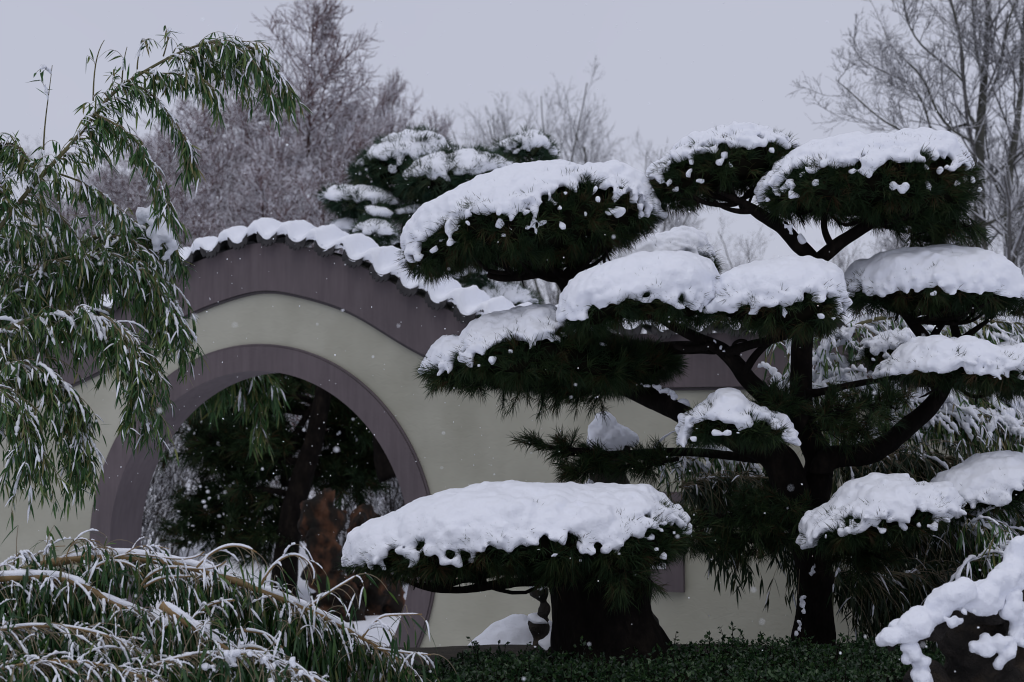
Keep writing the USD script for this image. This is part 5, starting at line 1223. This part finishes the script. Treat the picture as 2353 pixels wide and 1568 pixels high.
# snow weighed bamboo between the tall pine and the wall
B5 = Bamboo('snowy_bamboo', 'bamboo weighed down in white cascades behind the right limbs of the tall pine', foot(2150, 9.0), 25)
for rows, Yq, n, sr, per in (([(1872, 880, 3), (1885, 830, 4), (1920, 780, 5), (1970, 748, 5), (2040, 730, 5), (2095, 742, 3)], 8.9, 60, (.012, .026), 4), ([(1770, 915, 3), (1800, 895, 4), (1840, 890, 4), (1900, 905, 3)], 8.8, 34, (.012, .026), 3),
                             ([(2030, 960, 3), (2090, 920, 5), (2180, 905, 5), (2280, 912, 5), (2380, 940, 5)], 8.8, 150, (.010, .024), 5), ([(2060, 1010, 3), (2150, 950, 4), (2260, 955, 4), (2380, 990, 4)], 8.7, 130, (.010, .022), 5),
                             ([(1850, 1000, 3), (1900, 970, 4), (1980, 985, 4), (2050, 1020, 3)], 8.8, 80, (.007, .015), 6), ([(1590, 1060, 3), (1625, 1040, 4), (1680, 1050, 4), (1735, 1090, 3)], 8.7, 60, (.008, .018), 4), ([(1480, 1060, 3), (1540, 1045, 4), (1600, 1060, 3)], 8.8, 34, (.006, .014), 4),
                             ([(2220, 1215, 3), (2260, 1200, 4), (2310, 1215, 3)], 7.3, 50, (.006, .013), 6), ([(2235, 1290, 2), (2290, 1262, 3), (2380, 1240, 3)], 7.2, 34, (.005, .011), 6), ([(2150, 1200, 2), (2220, 1180, 3), (2300, 1175, 3), (2390, 1180, 3)], 7.4, 40, (.005, .011), 7), ([(2300, 1180, 3), (2340, 1150, 4), (2400, 1170, 4)], 8.0, 50, (.012, .026), 5), ([(1880, 890, 3), (1960, 870, 3), (2040, 880, 3)], 8.8, 40, (.009, .018), 4)):
    P, _ = B5.culm(rows, Yq, 24)
    B5.from_line(P, n, (0.12, 0.36), (1.0, 1.7), per=per + 3, snow=0.6, lsnow=0.25, up=0.15, srange=(sr[0] * .7, sr[1] * .8), down=.8)
B5.finish(150)
B6 = Bamboo('green_bamboo', 'light green bamboo tops with snow at the right edge above the low pads', foot(2250, 9.2), 26)
for rows, n in (([(2050, 800, 3), (2120, 770, 4), (2220, 745, 4), (2300, 740, 4), (2400, 760, 3)], 110), ([(2080, 790, 3), (2180, 760, 4), (2260, 775, 3), (2360, 770, 3)], 60), ([(2280, 950, 4), (2330, 930, 4), (2400, 940, 4)], 30), ([(1790, 800, 3), (1805, 780, 3), (1815, 850, 2), (1800, 900, 1)], 26)):
    P, _ = B6.culm(rows, 9.1, 24)
    B6.from_line(P, n, (0.12, 0.3), (0.6, 1.4), per=9, snow=0.5, lsnow=0.4, up=0.3, srange=(.005, .013))
B6.finish(120)
# the dark bamboo thicket under the lowest pads
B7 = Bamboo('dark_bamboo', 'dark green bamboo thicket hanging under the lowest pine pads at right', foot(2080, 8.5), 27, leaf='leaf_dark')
for rows, Yq, n, L in (([(1880, 1190, 3), (2000, 1180, 4), (2120, 1170, 4), (2250, 1170, 4), (2400, 1180, 4)], 8.4, 330, (.3, .7)), ([(1900, 1060, 3), (1980, 1050, 4), (2100, 1050, 4), (2300, 1060, 4)], 8.6, 260, (.25, .6)), ([(1740, 1240, 3), (1790, 1220, 3), (1840, 1240, 3)], 8.0, 34, (.15, .42)),
                       ([(1560, 1120, 3), (1660, 1100, 4), (1780, 1100, 4)], 8.5, 150, (.15, .35)), ([(1900, 1330, 3), (2050, 1320, 4), (2200, 1330, 4)], 8.0, 220, (.15, .45)), ([(1600, 1240, 3), (1660, 1230, 3), (1700, 1240, 2)], 7.6, 12, (.1, .3))):
    P, _ = B7.culm(rows, Yq, 24)
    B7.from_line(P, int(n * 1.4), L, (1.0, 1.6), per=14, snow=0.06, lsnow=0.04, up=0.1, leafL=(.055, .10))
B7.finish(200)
# small dusted pine pad half hidden there
dp = thing('dusted_pine', 'small dark pine clump dusted with snow behind the stems of the right pad', 'pine tree', foot(2020, 8.8))
limb(dp, [(2060, 1480, 16), (2050, 1200, 14), (2035, 950, 11), (2030, 810, 8)], 8.9, name='trunk', seed=90)
pad(dp, c3((1290, 1440), (1330, 1380), (1400, 1320), (1500, 1280), (1600, 1260), (1660, 1320), (1690, 1390)), c3((1290, 1400), (1400, 1400), (1500, 1410), (1690, 1370)), c3((1290, 1450), (1340, 1510), (1500, 1530), (1640, 1460), (1690, 1400)), 8.85, seed=91, cover=0.85, loose=.15, tcov=.04)

# ------------------------------------------------------------------ hedge
rh = np.random.default_rng(41)
hx = np.linspace(-0.62, 2.25, 190)
hedge_loc = np.array([0.8, 6.55, 0.0])
def hedge_top(x, y):
    base = 0.70 + 0.035 * sstep(x, 0.3, 1.6)
    return base * np.ones_like(x) - 0.35 * np.clip((x < -0.15) * (-0.15 - x), 0, 1) - 0.10 * sstep(x, 1.55, 2.0) + 0.10 * (softnoise.fbm(np.stack([x * 3.1, y * 3.1, 0 * x], -1), 3, 6) - 0.5)
hg = thing('boxwood_hedge', 'low dark green boxwood hedge running along the bottom edge', 'hedge', hedge_loc)
N = 30000
x = rh.uniform(-0.7, 2.5, N); y = rh.uniform(6.2, 7.25, N)
z = hedge_top(x, y) - rh.exponential(0.025, N)
fr_ = rh.uniform(0, 1, N) < 0.25
y[fr_] = 6.2 - rh.exponential(0.015, fr_.sum()); z[fr_] = hedge_top(x[fr_], y[fr_]) - rh.uniform(0, 0.5, fr_.sum())
spr = rh.uniform(0, 1, N) < 0.14          # upright shoots above the clipped top
z[spr] += np.minimum(rh.exponential(0.008, spr.sum()), .02)
NS = 420
sx_, sy_ = rh.uniform(-.7, 2.5, NS), rh.uniform(6.25, 7.2, NS)
sz_ = hedge_top(sx_, sy_) - .02; sh_ = rh.uniform(.025, .085, NS)
SP = np.stack([np.c_[sx_, sy_, sz_], np.c_[sx_, sy_, sz_ + sh_ * .5] + rh.normal(0, .005, (NS, 3)), np.c_[sx_, sy_, sz_ + sh_] + rh.normal(0, .01, (NS, 3))], 1)
part(hg, 'shoots', batch_tubes(SP, np.array([[.0022, .0018, .001]]) * np.ones((NS, 1)), 4), M['bark'], False, kind='stuff')
tt = rh.uniform(.25, 1.05, (NS, 12))[..., None]
xyz = (SP[:, None, 0] * (1 - tt) + SP[:, None, 2] * tt).reshape(-1, 3)
x, y, z = np.r_[x, xyz[:, 0]], np.r_[y, xyz[:, 1]], np.r_[z, xyz[:, 2]]; N = len(x)
b = np.stack([x, y, z], 1)
d = norm(rh.normal(0, 1, (N, 3)) * [1, 1, .7] + [0, -.25, .55])
s = norm(np.cross(d, rh.normal(0, 1, (N, 3)))); n_ = np.cross(s, d)
L = rh.uniform(.014, .026, N)[:, None]; W = L * .55
V = np.stack([b, b + d * L * .45 + s * W / 2 + n_ * L * .06, b + d * L, b + d * L * .45 - s * W / 2 + n_ * L * .06], 1)
part(hg, 'leaves', many(V, np.array([[0, 1, 2], [0, 2, 3]])), M['hedge'], False, kind='stuff', rnd=np.repeat(rh.uniform(0, 1, len(V)), 4))
nst = 900
sb = np.stack([rh.uniform(-.7, 2.5, nst), rh.uniform(6.2, 7.2, nst)], 1)
st0 = np.c_[sb, hedge_top(sb[:, 0], sb[:, 1]) - .25]; st1 = np.c_[sb + rh.normal(0, .03, sb.shape), hedge_top(sb[:, 0], sb[:, 1]) + .0]
part(hg, 'stems', batch_tubes(np.stack([st0, (st0 + st1) / 2 + rh.normal(0, .01, st0.shape), st1], 1), np.array([[.004, .003, .0015]]) * np.ones((nst, 1)), 4), M['bark'], False, kind='stuff')
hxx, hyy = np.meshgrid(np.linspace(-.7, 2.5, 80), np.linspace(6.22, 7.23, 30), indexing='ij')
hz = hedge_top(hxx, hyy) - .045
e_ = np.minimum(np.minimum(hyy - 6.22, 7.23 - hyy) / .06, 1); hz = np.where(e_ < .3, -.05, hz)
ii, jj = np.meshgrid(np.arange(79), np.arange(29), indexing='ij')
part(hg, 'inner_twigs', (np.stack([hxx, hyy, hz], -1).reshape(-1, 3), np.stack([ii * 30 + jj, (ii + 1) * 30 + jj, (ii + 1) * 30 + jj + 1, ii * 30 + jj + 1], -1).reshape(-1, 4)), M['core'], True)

# ------------------------------------------------------------------ falling snow
rf = np.random.default_rng(8)
NF = 6500
fp = np.stack([rf.uniform(-5.5, 5.5, NF), rf.uniform(2.3, 15.0, NF), rf.uniform(0.1, 4.6, NF)], 1)
ic = trimesh.creation.icosphere(0)
fs = rf.uniform(0.0012, 0.0032, (NF, 1, 1)) * rf.uniform(.7, 1.3, (NF, 1, 3))
fv = ic.vertices[None] * fs * (1 + rf.normal(0, .15, (NF, 12, 1))) + fp[:, None]
solo('falling_snow', many(fv, np.asarray(ic.faces)), M['flake'], True, 'small white snowflakes falling through the whole garden', 'snow', None, 'stuff')
